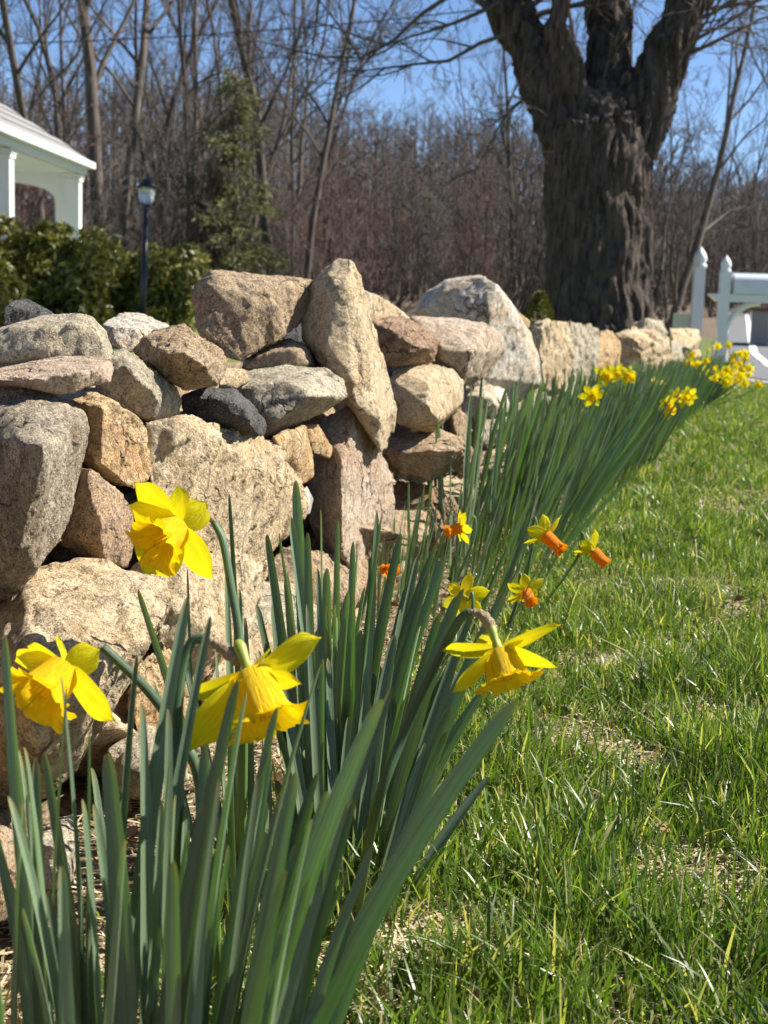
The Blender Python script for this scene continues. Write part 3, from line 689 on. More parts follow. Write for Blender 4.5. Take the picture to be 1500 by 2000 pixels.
TK = ['low-branching leafless tree', 'straight slim leafless tree', 'twin-stemmed leafless tree', 'stout tall leafless tree', 'slender twin-stemmed leafless sapling']
tl = [(-60, 30, 0, 1.1), (85, 27, 1, 1.0), (130, 34, 3, 1.0), (205, 28, 3, 1.25), (245, 30, 1, 1.2), (330, 36, 0, 1.0), (372, 33, 2, 1.1), (420, 40, 1, 1.0),
      (465, 32, 4, 1.1), (530, 31, 3, 1.0), (575, 37, 2, 1.0), (602, 30, 1, 0.85), (-150, 35, 3, 1.0), (20, 42, 2, 1.1), (160, 45, 0, 1.2),
      (290, 46, 3, 1.1), (560, 48, 4, 1.2), (400, 52, 3, 1.1), (40, 52, 1, 1.1), (480, 44, 0, 1.1), (230, 52, 4, 1.1)]
for (x, d, v, sc) in tl:
    put_tree('bare_tree', TV[v], x, d, TK[v] + ' in the woods behind the lamp post', 'tree', TK[v] + 's behind the lamp and porch', sc)
for (x, d, v, sc) in [(740, 62, 2, 0.75), (800, 66, 0, 0.6), (850, 60, 4, 0.75), (905, 70, 1, 0.65), (955, 50, 4, 0.8), (1005, 46, 2, 0.85), (1040, 58, 1, 0.7)]:
    put_tree('bare_tree', TV[v], x, d, TK[v] + ' between the olive evergreen and the great trunk', 'tree', TK[v] + 's left of the great trunk', sc)
for (x, d, v, sc) in [(1330, 44, 0, 0.8), (1390, 50, 2, 0.8), (1450, 56, 1, 0.7), (1500, 48, 4, 0.85), (1570, 46, 3, 0.9), (1640, 40, 1, 0.9)]:
    put_tree('bare_tree', TV[v], x, d, TK[v] + ' beyond the white mailbox', 'tree', TK[v] + 's beyond the mailbox', sc)
put_tree('bare_tree', BV[0], 1300, 24, 'multi-stemmed leafless tree with fine upswept twigs behind the great trunk', 'tree', None, 1.0)
put_tree('bare_tree', BV[0], 1010, 30, 'slender leaning leafless tree just left of the great trunk', 'tree', None, 0.85)
r2 = random.Random(77)
for k in range(64):
    x = -120 + 1720 * (k + r2.random()) / 64; d = r2.uniform(25, 46)
    if 1330 < x: d = r2.uniform(36, 50)
    g = ('behind the lamp post' if x < 640 else 'between the evergreen and the great trunk' if x < 1180 else 'beyond the white mailbox')
    red = r2.random() < 0.3 or 640 < x < 760; kd = 'reddish' if red else 'grey-brown'
    put_tree('bare_shrub', SV[k % 3], x, d, 'tangled leafless ' + kd + ' shrub ' + g, 'shrub', kd + ' bare shrubs ' + g, r2.uniform(0.8, 1.25), red=red)

def distant_wood():
    r_ = random.Random(9); vs = []; fs = []
    def stick(a, b, ra, rb):
        d = (b - a).normalized(); u = perp(d); w = d.cross(u); o = len(vs)
        for (p, r) in ((a, ra), (b, rb)):
            for k in range(3):
                an = 2.094 * k; vs.append(p + (u * math.cos(an) + w * math.sin(an)) * r)
        for k in range(3):
            k2 = (k + 1) % 3; fs.append((o + k, o + k2, o + 3 + k2, o + 3 + k))
    for i in range(2700):
        x = r_.uniform(-300, 1900) if i < 2000 else r_.choice((r_.uniform(-1700, -300), r_.uniform(1900, 2600))); d = r_.uniform(52, 135)
        p = at(x, 560, d); p.z = ground_z(p.x, p.y) - 0.2
        h = max(2.5, (r_.uniform(250, 330) if x > 600 else r_.uniform(310, 400)) * (0.75 if x > 1250 else 1) / FPX * d); 
        top = p + V((r_.uniform(-0.8, 0.8), r_.uniform(-0.8, 0.8), h))
        r = r_.uniform(0.05, 0.14); stick(p, top, r, 0.02)
        for k in range(12):
            t = r_.uniform(0.15, 1.0); a = p.lerp(top, t); ln = r_.uniform(0.8, 2.6) * (1.15 - t * 0.6)
            an = r_.uniform(0, 6.283); e = a + V((math.cos(an) * ln * 0.7, math.sin(an) * ln * 0.7, ln * r_.uniform(0.3, 0.9)))
            stick(a, e, 0.028, 0.012)
            for j in range(1):
                a2 = a.lerp(e, r_.uniform(0.3, 1)); stick(a2, a2 + V((r_.gauss(0, .5), r_.gauss(0, .5), r_.uniform(0, .8))), 0.014, 0.008)
    mb = MB(); mb.add(vs, fs); o = link('distant_woodland', mb.mesh('distant_woodland'), MTWIG)
    tag(o, 'far-off leafless brown woodland along the skyline', 'woodland', kind='stuff')
distant_wood()

# great old tree in front of the woods
def great_tree():
    D = 15.0
    def P(x, y, dz=0): return at(x, y, D + dz)
    k = D / FPX
    mb = MB()
    base = P(1172, 730); base.z = ground_z(base.x, base.y)
    mb.tube([P(1172, 770), P(1173, 700), P(1172, 640), P(1172, 540), P(1168, 420), P(1166, 320), P(1162, 262), P(1166, 215), P(1172, 178), P(1176, 150)], [v * k for v in (150, 128, 110, 104, 106, 110, 106, 84, 52, 22)], 20)
    limbs = []
    def limb(pts, rads):
        limbs.append((pts, rads)); mb.tube(pts, rads, 12)
    limb([P(1120, 270), P(1085, 190, .05), P(1045, 110, .15), P(1005, 40, .2), P(975, -40, .3), P(945, -180, .5), P(930, -420, .6)], [v * k for v in (75, 60, 52, 50, 46, 38, 20)])
    limb([P(1112, 180, -.2), P(1100, 110, -.35), P(1085, 50, -.45), P(1100, -10, -.5), P(1130, -120, -.4), P(1150, -350, -.3)], [v * k for v in (40, 32, 28, 27, 24, 12)])
    limb([P(1180, 250, .2), P(1190, 160, .3), P(1190, 60, .4), P(1180, -60, .5), P(1195, -300, .8), P(1190, -500, .9)], [v * k for v in (70, 54, 50, 46, 34, 14)])
    limb([P(1230, 300, .0), P(1265, 200, .0), P(1300, 110, -.05), P(1340, 20, -.1), P(1385, -90, -.1), P(1430, -300, 0), P(1450, -500, .1)], [v * k for v in (60, 60, 54, 48, 42, 30, 14)])
    for i in range(5):     # root flare
        a = i * 1.256 + 0.3; mb.tube([base + V((0, 0, 0.55)), base + V((math.cos(a) * .6, math.sin(a) * .6, 0.12)), base + V((math.cos(a) * 1.05, math.sin(a) * 1.05, -0.1))], [0.4, 0.2, 0.08], 8)
    r_ = random.Random(3)
    for (y, dx) in ((215, 15), (340, 42), (365, 50), (430, 62), (300, 30), (470, 72), (560, 76), (150, 40), (120, 20)):  # burls
        c = P(1172 + dx + 10, y, -0.42 + dx * 0.003); mb.tube([c + V((0, 0, -.08)), c, c + V((.02, 0, .09))], [.05, .085, .04], 7)
    me = mb.mesh('t'); o = bpy.data.objects.new('tmp', me); COL.objects.link(o)
    m = o.modifiers.new('r', 'REMESH'); m.mode = 'VOXEL'; m.voxel_size = 0.025
    m = o.modifiers.new('s', 'SMOOTH'); m.iterations = 3
    ev = o.evaluated_get(bpy.context.evaluated_depsgraph_get()); out = bpy.data.meshes.new_from_object(ev); bpy.data.objects.remove(o)
    n = len(out.vertices); co = np.empty(n * 3); no = np.empty(n * 3); out.vertices.foreach_get('co', co); out.vertices.foreach_get('normal', no)
    co = co.reshape(-1, 3); no = no.reshape(-1, 3); d = np.empty(n)
    for i in range(n):
        x, y, z = co[i]
        q = V((x * 8.5, y * 8.5, z * 0.95)); wv = noise.noise(V((x * 2, y * 2, z * 1.5)))
        rd = 1 - abs(noise.noise(q + V((wv * .45, wv * .45, 0)))) * 2.4
        pl = noise.cell(V((x * 9 + wv * 1.5, y * 9 + wv, z * 2.6 + wv)))
        d[i] = -0.060 * max(0, rd) + 0.025 * wv + 0.022 * (pl - .5) + 0.020 * noise.noise(V((x * 24, y * 24, z * 7)))
    co = co + no * d[:, None] - np.array(base)[None, :]
    out.vertices.foreach_set('co', co.ravel()); out.polygons.foreach_set('use_smooth', np.ones(len(out.polygons), dtype=bool)); out.update()
    root = empty('old_tree', base, 'massive old tree with furrowed dark bark forking into thick limbs behind the wall', 'tree')
    link('trunk', out, MBARK_BIG, root)
    C = MB()
    def twigs(p, d, L, r, lvl):
        pts = branch_path(r_, p, d, L, 5, 0.16, 0.03)
        C.tube(pts, [max(0.004, r * (1 - 0.8 * i / 5)) for i in range(6)], 4 if lvl < 2 else 3, cap=False)
        if lvl < 3:
            for c in range((6, 4, 3)[lvl]):
                t = r_.uniform(0.15, 1); i = min(int(t * 5), 4); q = pts[i].lerp(pts[i + 1], t * 5 - i); dd = (pts[i + 1] - pts[i]).normalized()
                a = perp(dd); a.rotate(Matrix.Rotation(r_.uniform(0, 6.283), 3, dd)); an = r_.uniform(.4, 1.0)
                twigs(q, dd * math.cos(an) + a * math.sin(an), L * r_.uniform(.4, .65), r * .45, lvl + 1)
    for pts, rads in limbs:
        for i in range(3, len(pts)):
            for c in range(3):
                a = r_.uniform(-.3, 3.44); twigs(pts[i], V((math.cos(a), math.sin(a), r_.uniform(0.1, .9))), r_.uniform(1.6, 3.0), 0.04, 0)
    # low shoots and drooping sprays left and right of the fork
    for (x, y, dx, dz) in ((1300, 110, 1, .25), (1320, 60, 1, .5), (1270, 200, .8, .9), (1345, 20, 1, .1), (1290, 140, 1, .6), (1010, 60, -1, -.15), (985, 0, -1, -.2), (1060, 170, -1, -.25), (1250, 215, .6, 1)):
        twigs(P(x, y), V((dx, r_.uniform(-.4, .4), dz)), r_.uniform(1.3, 2.2), 0.028, 0)
    for (x, y) in ((1140, 60), (1180, 150), (1200, 90)):
        twigs(P(x, y, -.35), V((r_.uniform(-.5, .5), -.2, .9)), 0.45, 0.010, 2)
    link('crown', C.mesh('crown', off=base), MTWIG, root)
great_tree()

# evergreen, dwarf conifer, rhododendrons
def leaves_np(centers, dirs, L, Wd, seed, droop=0.2, uvx=None):
    """many small pointed leaves (4 verts, 2 tris folded) as one mesh"""
    r_ = np.random.default_rng(seed); n = len(centers)
    c = np.array(centers); d = np.array(dirs); d /= np.linalg.norm(d, axis=1)[:, None] + 1e-9
    u = np.cross(d, r_.normal(size=(n, 3))); u /= np.linalg.norm(u, axis=1)[:, None] + 1e-9
    nn = np.cross(d, u)
    L = L * r_.uniform(0.6, 1.25, n)[:, None]; w = Wd * r_.uniform(0.7, 1.2, n)[:, None]
    a = c; m = c + d * L * 0.5; t = c + d * L; t[:, 2] -= (L * droop)[:, 0]
    l_ = m + u * w + nn * w * 0.35; rr = m - u * w + nn * w * 0.35
    v = np.stack([a, l_, t, rr, m], 1).reshape(-1, 3)
    k = np.arange(n)[:, None] * 5
    tri = np.concatenate([k + np.array([[0, 4, 1]]), k + np.array([[1, 4, 2]]), k + np.array([[0, 3, 4]]), k + np.array([[3, 2, 4]])], 0)
    ux = r_.random(n) ** 1.6 if uvx is None else uvx
    uv = np.stack([np.repeat(ux, 5), np.tile([0, .5, 1, .5, .5], n)], 1)
    return v, tri, uv
def evergreen():
    base = at(450, 640, 27); base.z = ground_z(base.x, base.y)
    root = empty('evergreen_tree', base, 'ragged olive-green evergreen in front of the bare woods', 'tree')
    H = 4.6; r_ = random.Random(8)
    t = MB().tube([V((0, 0, -.2)), V((.05, 0, 2)), V((0, 0, H))], [.12, .08, .01], 8); link('trunk', t.mesh('trunk'), MBARK, root)
    cs = []; ds = []; B = MB()
    for k in range(150):
        z = 0.5 + (H - 0.55) * (k / 150); a = r_.uniform(0, 6.283); ln = (1.25 * (1 - z / H) ** 0.7 + 0.12) * r_.uniform(.35, 1.2)
        p0 = V((0, 0, z)); p1 = V((math.cos(a) * ln, math.sin(a) * ln, z - 0.25 * ln + r_.uniform(-.1, .15)))
        B.tube([p0, p0.lerp(p1, .5) + V((0, 0, .06)), p1], [.014, .009, .003], 3, cap=False)
        for j in range(int(90 * ln) + 12):
            t_ = r_.uniform(.2, 1.02); p = p0.lerp(p1, t_) + V((r_.gauss(0, .07), r_.gauss(0, .07), r_.gauss(0, .05)))
            cs.append(p); ds.append(V((math.cos(a) + r_.gauss(0, .7), math.sin(a) + r_.gauss(0, .7), r_.gauss(-.1, .4))))
    link('branches', B.mesh('branches'), MBARK, root)
    v, f, uv = leaves_np([tuple(c) for c in cs], [tuple(d) for d in ds], 0.13, 0.014, 5)
    link('crown', np_mesh('crown', v, f, uv), MNEEDLE, root)
evergreen()
def dwarf_conifer():
    base = at(1050, 690, 11.5); base.z = ground_z(base.x, base.y)
    root = empty('dwarf_conifer', base, 'small cone-shaped golden-green conifer beside the great trunk', 'shrub')
    H = .62 + (582 - 580) / FPX * 11.5 - base.z; r_ = random.Random(2); cs = []; ds = []
    for i in range(3500):
        z = r_.random() ** 1.3 * H; a = r_.uniform(0, 6.283); rr = 0.30 * (1 - z / H) ** .8 * r_.uniform(.6, 1.05)
        cs.append((math.cos(a) * rr, math.sin(a) * rr, z)); ds.append((math.cos(a), math.sin(a), r_.uniform(.2, 1.4)))
    link('trunk', MB().tube([V((0, 0, -.1)), V((0, 0, H * .8))], [.03, .01], 6).mesh('trunk'), MBARK, root)
    v, f, uv = leaves_np(cs, ds, .05, .007, 3, 0); link('crown', np_mesh('crown', v, f, uv), MNEEDLE2, root)
dwarf_conifer()
def rhododendron(x, ytop, d, rx, label, seed, n=8000):
    c = at(x, ytop, d); base = V((c.x, c.y, ground_z(c.x, c.y))); H = c.z - base.z
    root = empty('evergreen_shrub', base, label, 'shrub', None); r_ = random.Random(seed); cs = []; ds = []; S = MB()
    lumps = [(V((r_.uniform(-.75, .75) * rx, r_.uniform(-.6, .6) * rx * .7, H * r_.uniform(.15, .80))), r_.uniform(.28, .45) * min(rx, H)) for _ in range(24)]
    lumps.append((V((0, 0, H * .8)), .2 * H))
    for lc, lr in lumps: S.tube([V((lc.x * .2, lc.y * .2, -.1)), V((lc.x * .5, lc.y * .5, lc.z * .55)), lc], [.03, .02, .008], 5, cap=False)
    while len(cs) < n:
        lc, lr = r_.choice(lumps); dv = V((r_.gauss(0, 1), r_.gauss(0, 1), r_.gauss(.2, 1))).normalized()
        tip = lc + dv * lr * r_.uniform(.6, 1.0)
        if tip.z < .05 or tip.z > H * 1.02: continue
        for j in range(7):      # whorl of leaves
            a = r_.uniform(0, 6.283); cs.append(tuple(tip)); pv = perp(dv); pv.rotate(Matrix.Rotation(a, 3, dv)); ds.append(tuple(pv + dv * r_.uniform(-.3, .7)))
    link('stems', S.mesh('stems'), MBARK, root)
    v, f, uv = leaves_np(cs, ds, .125, .024, seed, .12); link('foliage', np_mesh('foliage', v, f, uv), MLEAFB, root)
rhododendron(105, 430, 17.0, .85, 'large glossy rhododendron bush in front of the porch', 4, 11000)
rhododendron(300, 480, 17.6, .66, 'rounded rhododendron bush behind the lamp post', 6)
rhododendron(-60, 450, 16.3, .8, 'rhododendron bush against the porch railing', 9)
rhododendron(205, 485, 18.4, .5, 'low rhododendron bush between two larger bushes', 12, 3500)

# ------------------------------------------------------------------ porch, lamp, posts, mailbox, wires
def porch():
    X0 = -5.13; Y1 = 23.0; Y0 = 13.8
    base = V((X0 - 1.6, 19, 0)); base.z = ground_z(X0, 19)
    root = empty('porch', base, 'white porch with shingled hip roof, square columns and arched end', 'porch')
    zE = CAMH + 218 / FPX * Y1 * 1.0          # eave height
    XL = X0 - 3.2; zR = zE + 2.05
    g = MB(); r = MB()
    # hip roof: slope rising to the left from the side eave and towards us from the far eave
    a = V((X0 + .12, Y1 + .12, zE)); b = V((X0 + .12, Y0, zE)); c = V((XL, Y0, zR)); d = V((XL, Y1 - 2.4, zR)); e = V((XL - 3, Y1 + .12, zE)); f_ = V((XL - 3, Y1 - 2.4, zR))
    th = V((0, 0, .06))
    r.add([a, b, c, d, a + th, b + th, c + th, d + th], [(3, 2, 1, 0), (4, 5, 6, 7), (0, 1, 5, 4), (1, 2, 6, 5), (2, 3, 7, 6), (3, 0, 4, 7)])
    r.add([a, d, f_, e, a + th, d + th, f_ + th, e + th], [(3, 2, 1, 0), (4, 5, 6, 7), (0, 1, 5, 4), (2, 3, 7, 6), (3, 0, 4, 7)])
    rf = part('roof', r, MSHINGLE, root, False)
    for i in range(9):   # shingle courses along the near slope
        t = (i + 1) / 10; p0 = a.lerp(d, t) + th + V((0, 0, .012)); p1 = b.lerp(c, t) + th + V((0, 0, .012))
        part('shingle_course', MB().box((p0 + p1) / 2, (.12, abs(p1.y - p0.y) / 2, .008), Matrix.Rotation(math.atan2(zR - zE, 3.32), 3, 'Y')), MSHINGLE, rf, False)
    part('gutter', MB().box((X0 + .17, (Y0 + Y1) / 2 + .08, zE - .035), (.055, (Y1 - Y0) / 2 + .1, .05)), MWHITE, root, False)
    part('fascia', MB().box((X0 + .08, (Y0 + Y1) / 2, zE - .10), (.03, (Y1 - Y0) / 2 + .05, .09)).box((X0 - 2.2, Y1 + .08, zE - .1), (2.3, .03, .09)), MWHITE, root, False)
    part('ceiling', MB().box((X0 - 2.4, (Y0 + Y1) / 2, zE - .17), (2.4, (Y1 - Y0) / 2, .02)), MWHITE, root, False)
    zb = base.z + .35
    for (y, w) in ((Y1 - .1, .115), (18.8, .115), (14.3, .115)):
        cb = MB().box((X0 - .08, y, (zb + zE - .2) / 2), (w, w, (zE - .2 - zb) / 2))
        col = part('column', cb, MWHITE, root, False)
        part('capital', MB().box((X0 - .08, y, zE - .225), (w + .035, w + .035, .03)).box((X0 - .08, y, zE - .29), (w + .02, w + .02, .02)), MWHITE, col, False)
        part('column_base', MB().box((X0 - .08, y, zb + .05), (w + .03, w + .03, .05)), MWHITE, col, False)
    # arched end panel facing us
    y = Y1 - .12; xr = X0 - .21; xa = X0 - .36; xl = X0 - 2.9; zt = zE - .19
    vs = []; fs = []; n = 16; arch = []
    cx = (xa + xl) / 2
    for i in range(n + 1):
        t = i / n; ang = math.pi * (1 - t); x_ = cx - math.cos(ang) * -1 * 0 + (cx - xl) * math.cos(ang)
        arch.append((x_, zt - .50 + .36 * math.sin(ang) ** .6))
    for dy in (-.03, .03):
        for (x_, z_) in arch: vs.append((x_, y + dy, z_)); vs.append((x_, y + dy, zt))
    m = 2 * (n + 1)
    for i in range(n):
        a_ = 2 * i; fs.append((a_, a_ + 1, a_ + 3, a_ + 2)); fs.append((m + a_, m + a_ + 2, m + a_ + 3, m + a_ + 1)); fs.append((a_, a_ + 2, m + a_ + 2, m + a_))
    ap = MB(); ap.add(vs, fs); ap.box(((xa + xr) / 2, y, (zb + zt) / 2), ((xr - xa) / 2, .029, (zt - zb) / 2))
    part('arch_panel', ap, MWHITE, root, False)
    rl = MB().box((X0 - .08, 16.2, zb + .78), (.04, 1.75, .035)); ro = part('railing', rl, MWHITE, root, False)
    for i in range(16): part('baluster', MB().box((X0 - .08, 14.6 + i * .21, zb + .4), (.018, .018, .36)), MWHITE, ro, False)
    part('floor', MB().box((X0 - 2.2, (Y0 + Y1) / 2, zb - .06), (2.3, (Y1 - Y0) / 2, .05)), MGREYWOOD, root, False)
porch()
def lamp_post():
    D = 15.9; top = at(288, 348, D); low = at(277, 640, D)
    ax = (top - low).normalized(); t = (low.z - ground_z(low.x, low.y)) / ax.z; base = low - ax * t
    root = empty('lamp_post', base, 'black garden lamp post with glass lantern standing before the bushes', 'lamp post')
    def al(z): return base + ax * (z / ax.z)
    hl = at(287, 408, D).z - base.z
    part('post', MB().tube([al(-.1), al(hl)], [.042, .036], 14), MBLACK, root)
    part('base_collar', MB().tube([al(0), al(.12), al(.14)], [.075, .06, .045], 14), MBLACK, root)
    k_ = .80
    def sc_(pr): return [(r * k_, h * k_) for r, h in pr]
    part('lantern_cup', MB().lathe(sc_([(.038, -.05), (.06, -.02), (.045, .0), (.05, .03), (.085, .05)]), al(hl), 18, ax), MBLACK, root)
    part('lantern_glass', MB().lathe(sc_([(.075, .05), (.105, .12), (.115, .22), (.11, .30)]), al(hl), 18, ax), MFROST, root)
    for k in range(6):
        a = k * 1.047; o = V((math.cos(a), math.sin(a), 0)) * k_
        part('lantern_rib', MB().tube([al(hl + .05 * k_) + o * .08, al(hl + .12 * k_) + o * .108, al(hl + .22 * k_) + o * .118, al(hl + .30 * k_) + o * .113], [.005] * 4, 5), MBLACK, root)
    cp = part('lantern_cap', MB().lathe(sc_([(.14, .295), (.15, .31), (.10, .36), (.05, .42), (.03, .44)]), al(hl), 18, ax), MBLACK, root)
    part('finial', MB().lathe(sc_([(.012, .44), (.02, .46), (.012, .48), (.003, .52)]), al(hl), 10, ax), MBLACK, cp)
lamp_post()
def finial_prof(w):  # gothic post cap
    return [(w * 1.25, 0), (w * 1.3, .03), (w * 1.0, .05), (w * 1.05, .06), (w * 1.28, .10), (w * 1.05, .16), (w * .6, .20), (w * .25, .225), (w * .1, .25)]
def gothic_post():
    D = 16.0; p = at(1358, 650, D); base = V((p.x, p.y, ground_z(p.x, p.y))); top = at(1363, 523, D)
    root = empty('fence_post', base, 'tall white fence post with gothic cap behind the end of the wall', 'fence post')
    part('post', MB().box((base.x, base.y, (base.z - .2 + top.z) / 2), (.062, .062, (top.z - base.z + .2) / 2), Matrix.Rotation(-.05, 3, 'Z')), MWHITE2, root, False)
    part('cap', MB().lathe([(r, h * .95) for r, h in finial_prof(.062)], (base.x, base.y, top.z), 16), MWHITE2, root)
    pn = MB().box((base.x - .10, base.y + .32, base.z + .30), (.015, .28, .30), Matrix.Rotation(.12, 3, 'Z'))
    part('side_panel', pn, MWHITE2, root, False)
    q = at(1318, 630, 17.5); gb = V((q.x, q.y, ground_z(q.x, q.y))); hh = at(1318, 603, 17.5).z - gb.z
    s = empty('wooden_post', gb, 'short dark weathered wooden post behind the end of the wall', 'post')
    part('post', MB().tube([gb - V((0, 0, .1)), gb + V((.01, 0, hh * .5)), gb + V((.02, 0, hh))], [.06, .055, .05], 9), MBARK_BIG, s)
    part('post_top', MB().lathe([(.052, 0), (.05, .015), (.03, .022)], gb + V((.02, 0, hh)), 9), MBARK, s)
gothic_post()
def mailbox():
    D = 13.0; k = D / FPX
    p = at(1398, 720, D); base = V((p.x, p.y, ground_z(p.x, p.y)))
    root = empty('mailbox', base, 'white mailbox on a white wooden post with gothic cap and bracket', 'mailbox')
    pt = at(1412, 532, D)
    zt = pt.z; x = base.x; y = base.y
    x = at(1407, 620, D).x
    part('post', MB().box((x, y, (base.z - .2 + zt) / 2), (.046, .046, (zt - base.z + .2) / 2)), MWHITE2, root, False)
    part('cap', MB().lathe([(r, h * .62) for r, h in finial_prof(.040)], (x, y, zt), 14), MWHITE2, root)
    bz = at(1420, 582, D).z
    n = V((1, -0.05, 0)).normalized()
    arm = MB(); L0, L1 = -.14, .78
    c = []
    for (l, z0, z1) in ((L0, .02, .036), (L0 + .07, -.036, .036), (L1, -.036, .036)):
        for dy in (-.05, .05):
            for z in (z0, z1): c.append(V((x + n.x * l, y + n.y * l + dy, bz + z)))
    f = []
    for i in range(2):
        o = i * 4; f += [(o, o + 4, o + 5, o + 1), (o + 2, o + 3, o + 7, o + 6), (o + 1, o + 5, o + 7, o + 3), (o, o + 2, o + 6, o + 4)]
    f += [(0, 1, 3, 2), (8, 10, 11, 9)]
    arm.add(c, f); part('arm', arm, MWHITE2, root, False)
    br = MB(); pts = []
    for i in range(9):
        a = i / 8 * math.pi / 2; pts.append(V((x + .04 + .30 * (1 - math.cos(a)), y, bz - .32 + .28 * math.sin(a))))
    br.tube(pts, [.028] * 9, 4); part('brace', br, MWHITE2, root, False)
    # rounded-top box
    prof = []; w, h = .085, .115
    for (yy, zz) in ((-w, 0), (-w, h)): prof.append((yy, zz))
    for i in range(1, 10):
        a = math.pi - i / 10 * math.pi; prof.append((w * math.cos(a), h + w * .85 * math.sin(a)))
    prof += [(w, h), (w, 0)]
    m = len(prof); vs = []; fs = []
    for l in (.07, .60):
        for (yy, zz) in prof: vs.append(V((x + l, y + n.y * l + yy, bz + .04 + zz)))
    for i in range(m - 1): fs.append((i, i + 1, m + i + 1, m + i))
    fs.append((m - 1, 0, m, 2 * m - 1)); fs.append(tuple(range(m - 1, -1, -1))); fs.append(tuple(range(m, 2 * m)))
    bx = MB(); bx.add(vs, fs); bo = part('box', bx, MPLASTIC, root, False)
    part('door', MB().add([V((v.x + .012 + (.018 if i >= m else -.53 + .53), y + n.y * .6 + (v.y - y - n.y * .6) * 1.05, bz + .04 + (v.z - bz - .04) * 1.03)) for i, v in enumerate([V((x + .60, a.y - n.y * .07 + n.y * .6, a.z)) for a in vs[:m]] + vs[m:])], fs), MPLASTIC, bo, False)
    rel = MB()
    for (ox, oz, rr) in ((.11, .085, .018), (.15, .08, .02), (.19, .09, .015)):
        rel.tube([V((x + .07 + ox + rr * math.cos(a), y + n.y * .2 - w - .001, bz + .04 + oz + rr * math.sin(a))) for a in [i * .7 for i in range(8)]], [.0025] * 8, 5)
    part('embossing', rel, MPLASTIC, bo)
    part('flag_rail', MB().box((x + .33, y + n.y * .33, bz + .04 + h + w * .85 + .004), (.27, .012, .006)), MWHITE, bo, False)
mailbox()
def well_house():
    D = 22; p = at(1530, 690, D); b = V((p.x, p.y, ground_z(p.x, p.y))); h = .62
    root = empty('small_shed', b, 'low grey clapboard shed with brown pitched roof beyond the mailbox', 'shed')
    w = .42
    part('wall', MB().box((b.x, b.y, b.z + h / 2), (w, .5, h / 2)), MGREYWOOD, root, False)
    for i in range(6): part('clapboard', MB().box((b.x, b.y - .508, b.z + .06 + i * .1), (w, .008, .044), Matrix.Rotation(.1, 3, 'X')), MGREYWOOD, root, False)
    r = MB(); z = b.z + h
    r.add([V((b.x - w - .08, b.y - .6, z - .03)), V((b.x - w - .08, b.y + .6, z - .03)), V((b.x, b.y + .6, z + .38)), V((b.x, b.y - .6, z + .38)), V((b.x + w + .08, b.y - .6, z - .03)), V((b.x + w + .08, b.y + .6, z - .03)),
           V((b.x - w - .08, b.y - .6, z - .07)), V((b.x - w - .08, b.y + .6, z - .07)), V((b.x + w + .08, b.y - .6, z - .07)), V((b.x + w + .08, b.y + .6, z - .07))],
          [(0, 3, 2, 1), (3, 4, 5, 2), (0, 6, 8, 4, 3), (1, 2, 5, 9, 7), (0, 1, 7, 6), (4, 8, 9, 5), (6, 7, 9, 8)])
    part('roof', r, MBROWNROOF, root, False)
    part('window', MB().box((b.x - .17, b.y - .512, b.z + .42), (.05, .01, .09)), MBLACK, root, False)
well_house()
for (pa, pb, d, sag, rr, lab) in (((-200, 88), (1100, -2), 26, .10, .012, 'thick dark utility cable strung across the sky above the porch'), ((-200, 60), (1250, 78), 40, -.2, .006, 'thin utility cable crossing the open blue sky')):
    a = at(*pa, d) if d < 30 else at(300, 205, d); b = at(*pb, d) if d < 30 else at(1250, 50, d)
    pts = [a.lerp(b, i / 24) - V((0, 0, sag * 4 * (i / 24) * (1 - i / 24) * (1 if sag > 0 else -.4) * (2 if sag > 0 else 1))) for i in range(25)]
    o = link('utility_cable', MB().tube(pts, [rr] * 25, 6).mesh('utility_cable', off=a), MBLACK, None, a); tag(o, lab, 'cable')

# ------------------------------------------------------------------ daffodils
def LT(x):   # rows crowd towards the rounded tip
    return .93 * x / .68 if x < .68 else .93 + .07 * (1 - (1 - (x - .68) / .32) ** 2)
def leaf_geo(mb, base, tip, w, bend, nrm, twist=0.0, n=13, thick=0.0016, chan=0.5, tipw=0.0):
    base = V(base); tip = V(tip); ctrl = (base + tip) / 2 + V(bend)
    vs = []; fs = []; uv = []
    nrm = V(nrm).normalized()
    prev = None
    for i in range(n + 1):
        t = LT(i / n)
        p = base * (1 - t) ** 2 + ctrl * (2 * t * (1 - t)) + tip * t * t
        d = ((ctrl - base) * (1 - t) + (tip - ctrl) * t).normalized()
        sd_ = d.cross(nrm); sd_ = sd_.normalized() if sd_.length > 1e-4 else perp(d)
        if twist: sd_.rotate(Matrix.Rotation(twist * t, 3, d))
        nn = sd_.cross(d)
        wp = (0.62 + 0.38 * min(1, t / 0.35)) * (1 if t < 0.55 else 1 - 0.50 * ((t - .55) / .45) ** 1.5)
        if t > 0.955: wp *= math.sqrt(max(0.0, 1 - ((t - .955) / .045) ** 2)) * .97 + .03
        hw = w * 0.5 * wp; th = thick * (1.6 - t) * (1 if t < .9 else .6)
        c = chan * hw
        ring = [(-1, c), (-.72, .50 * c), (-.36, .16 * c), (0, 0), (.36, .16 * c), (.72, .50 * c), (1, c)]
        for (a, b) in ring: vs.append(p + sd_ * (a * hw) + nn * b); uv.append(((a + 1) / 2, t))
    m = 7
    for i in range(n):
        for k in range(m - 1):
            fs.append((i * m + k, i * m + k + 1, (i + 1) * m + k + 1, (i + 1) * m + k))
    mb.add(vs, fs, uv); return mb
lr = random.Random(21)
def face_cam(p, spread=0.9):
    v = V((CAM.x - p.x, CAM.y - p.y, 0)).normalized(); v.rotate(Matrix.Rotation(lr.gauss(0, spread), 3, 'Z')); return v + V((0, 0, .25))
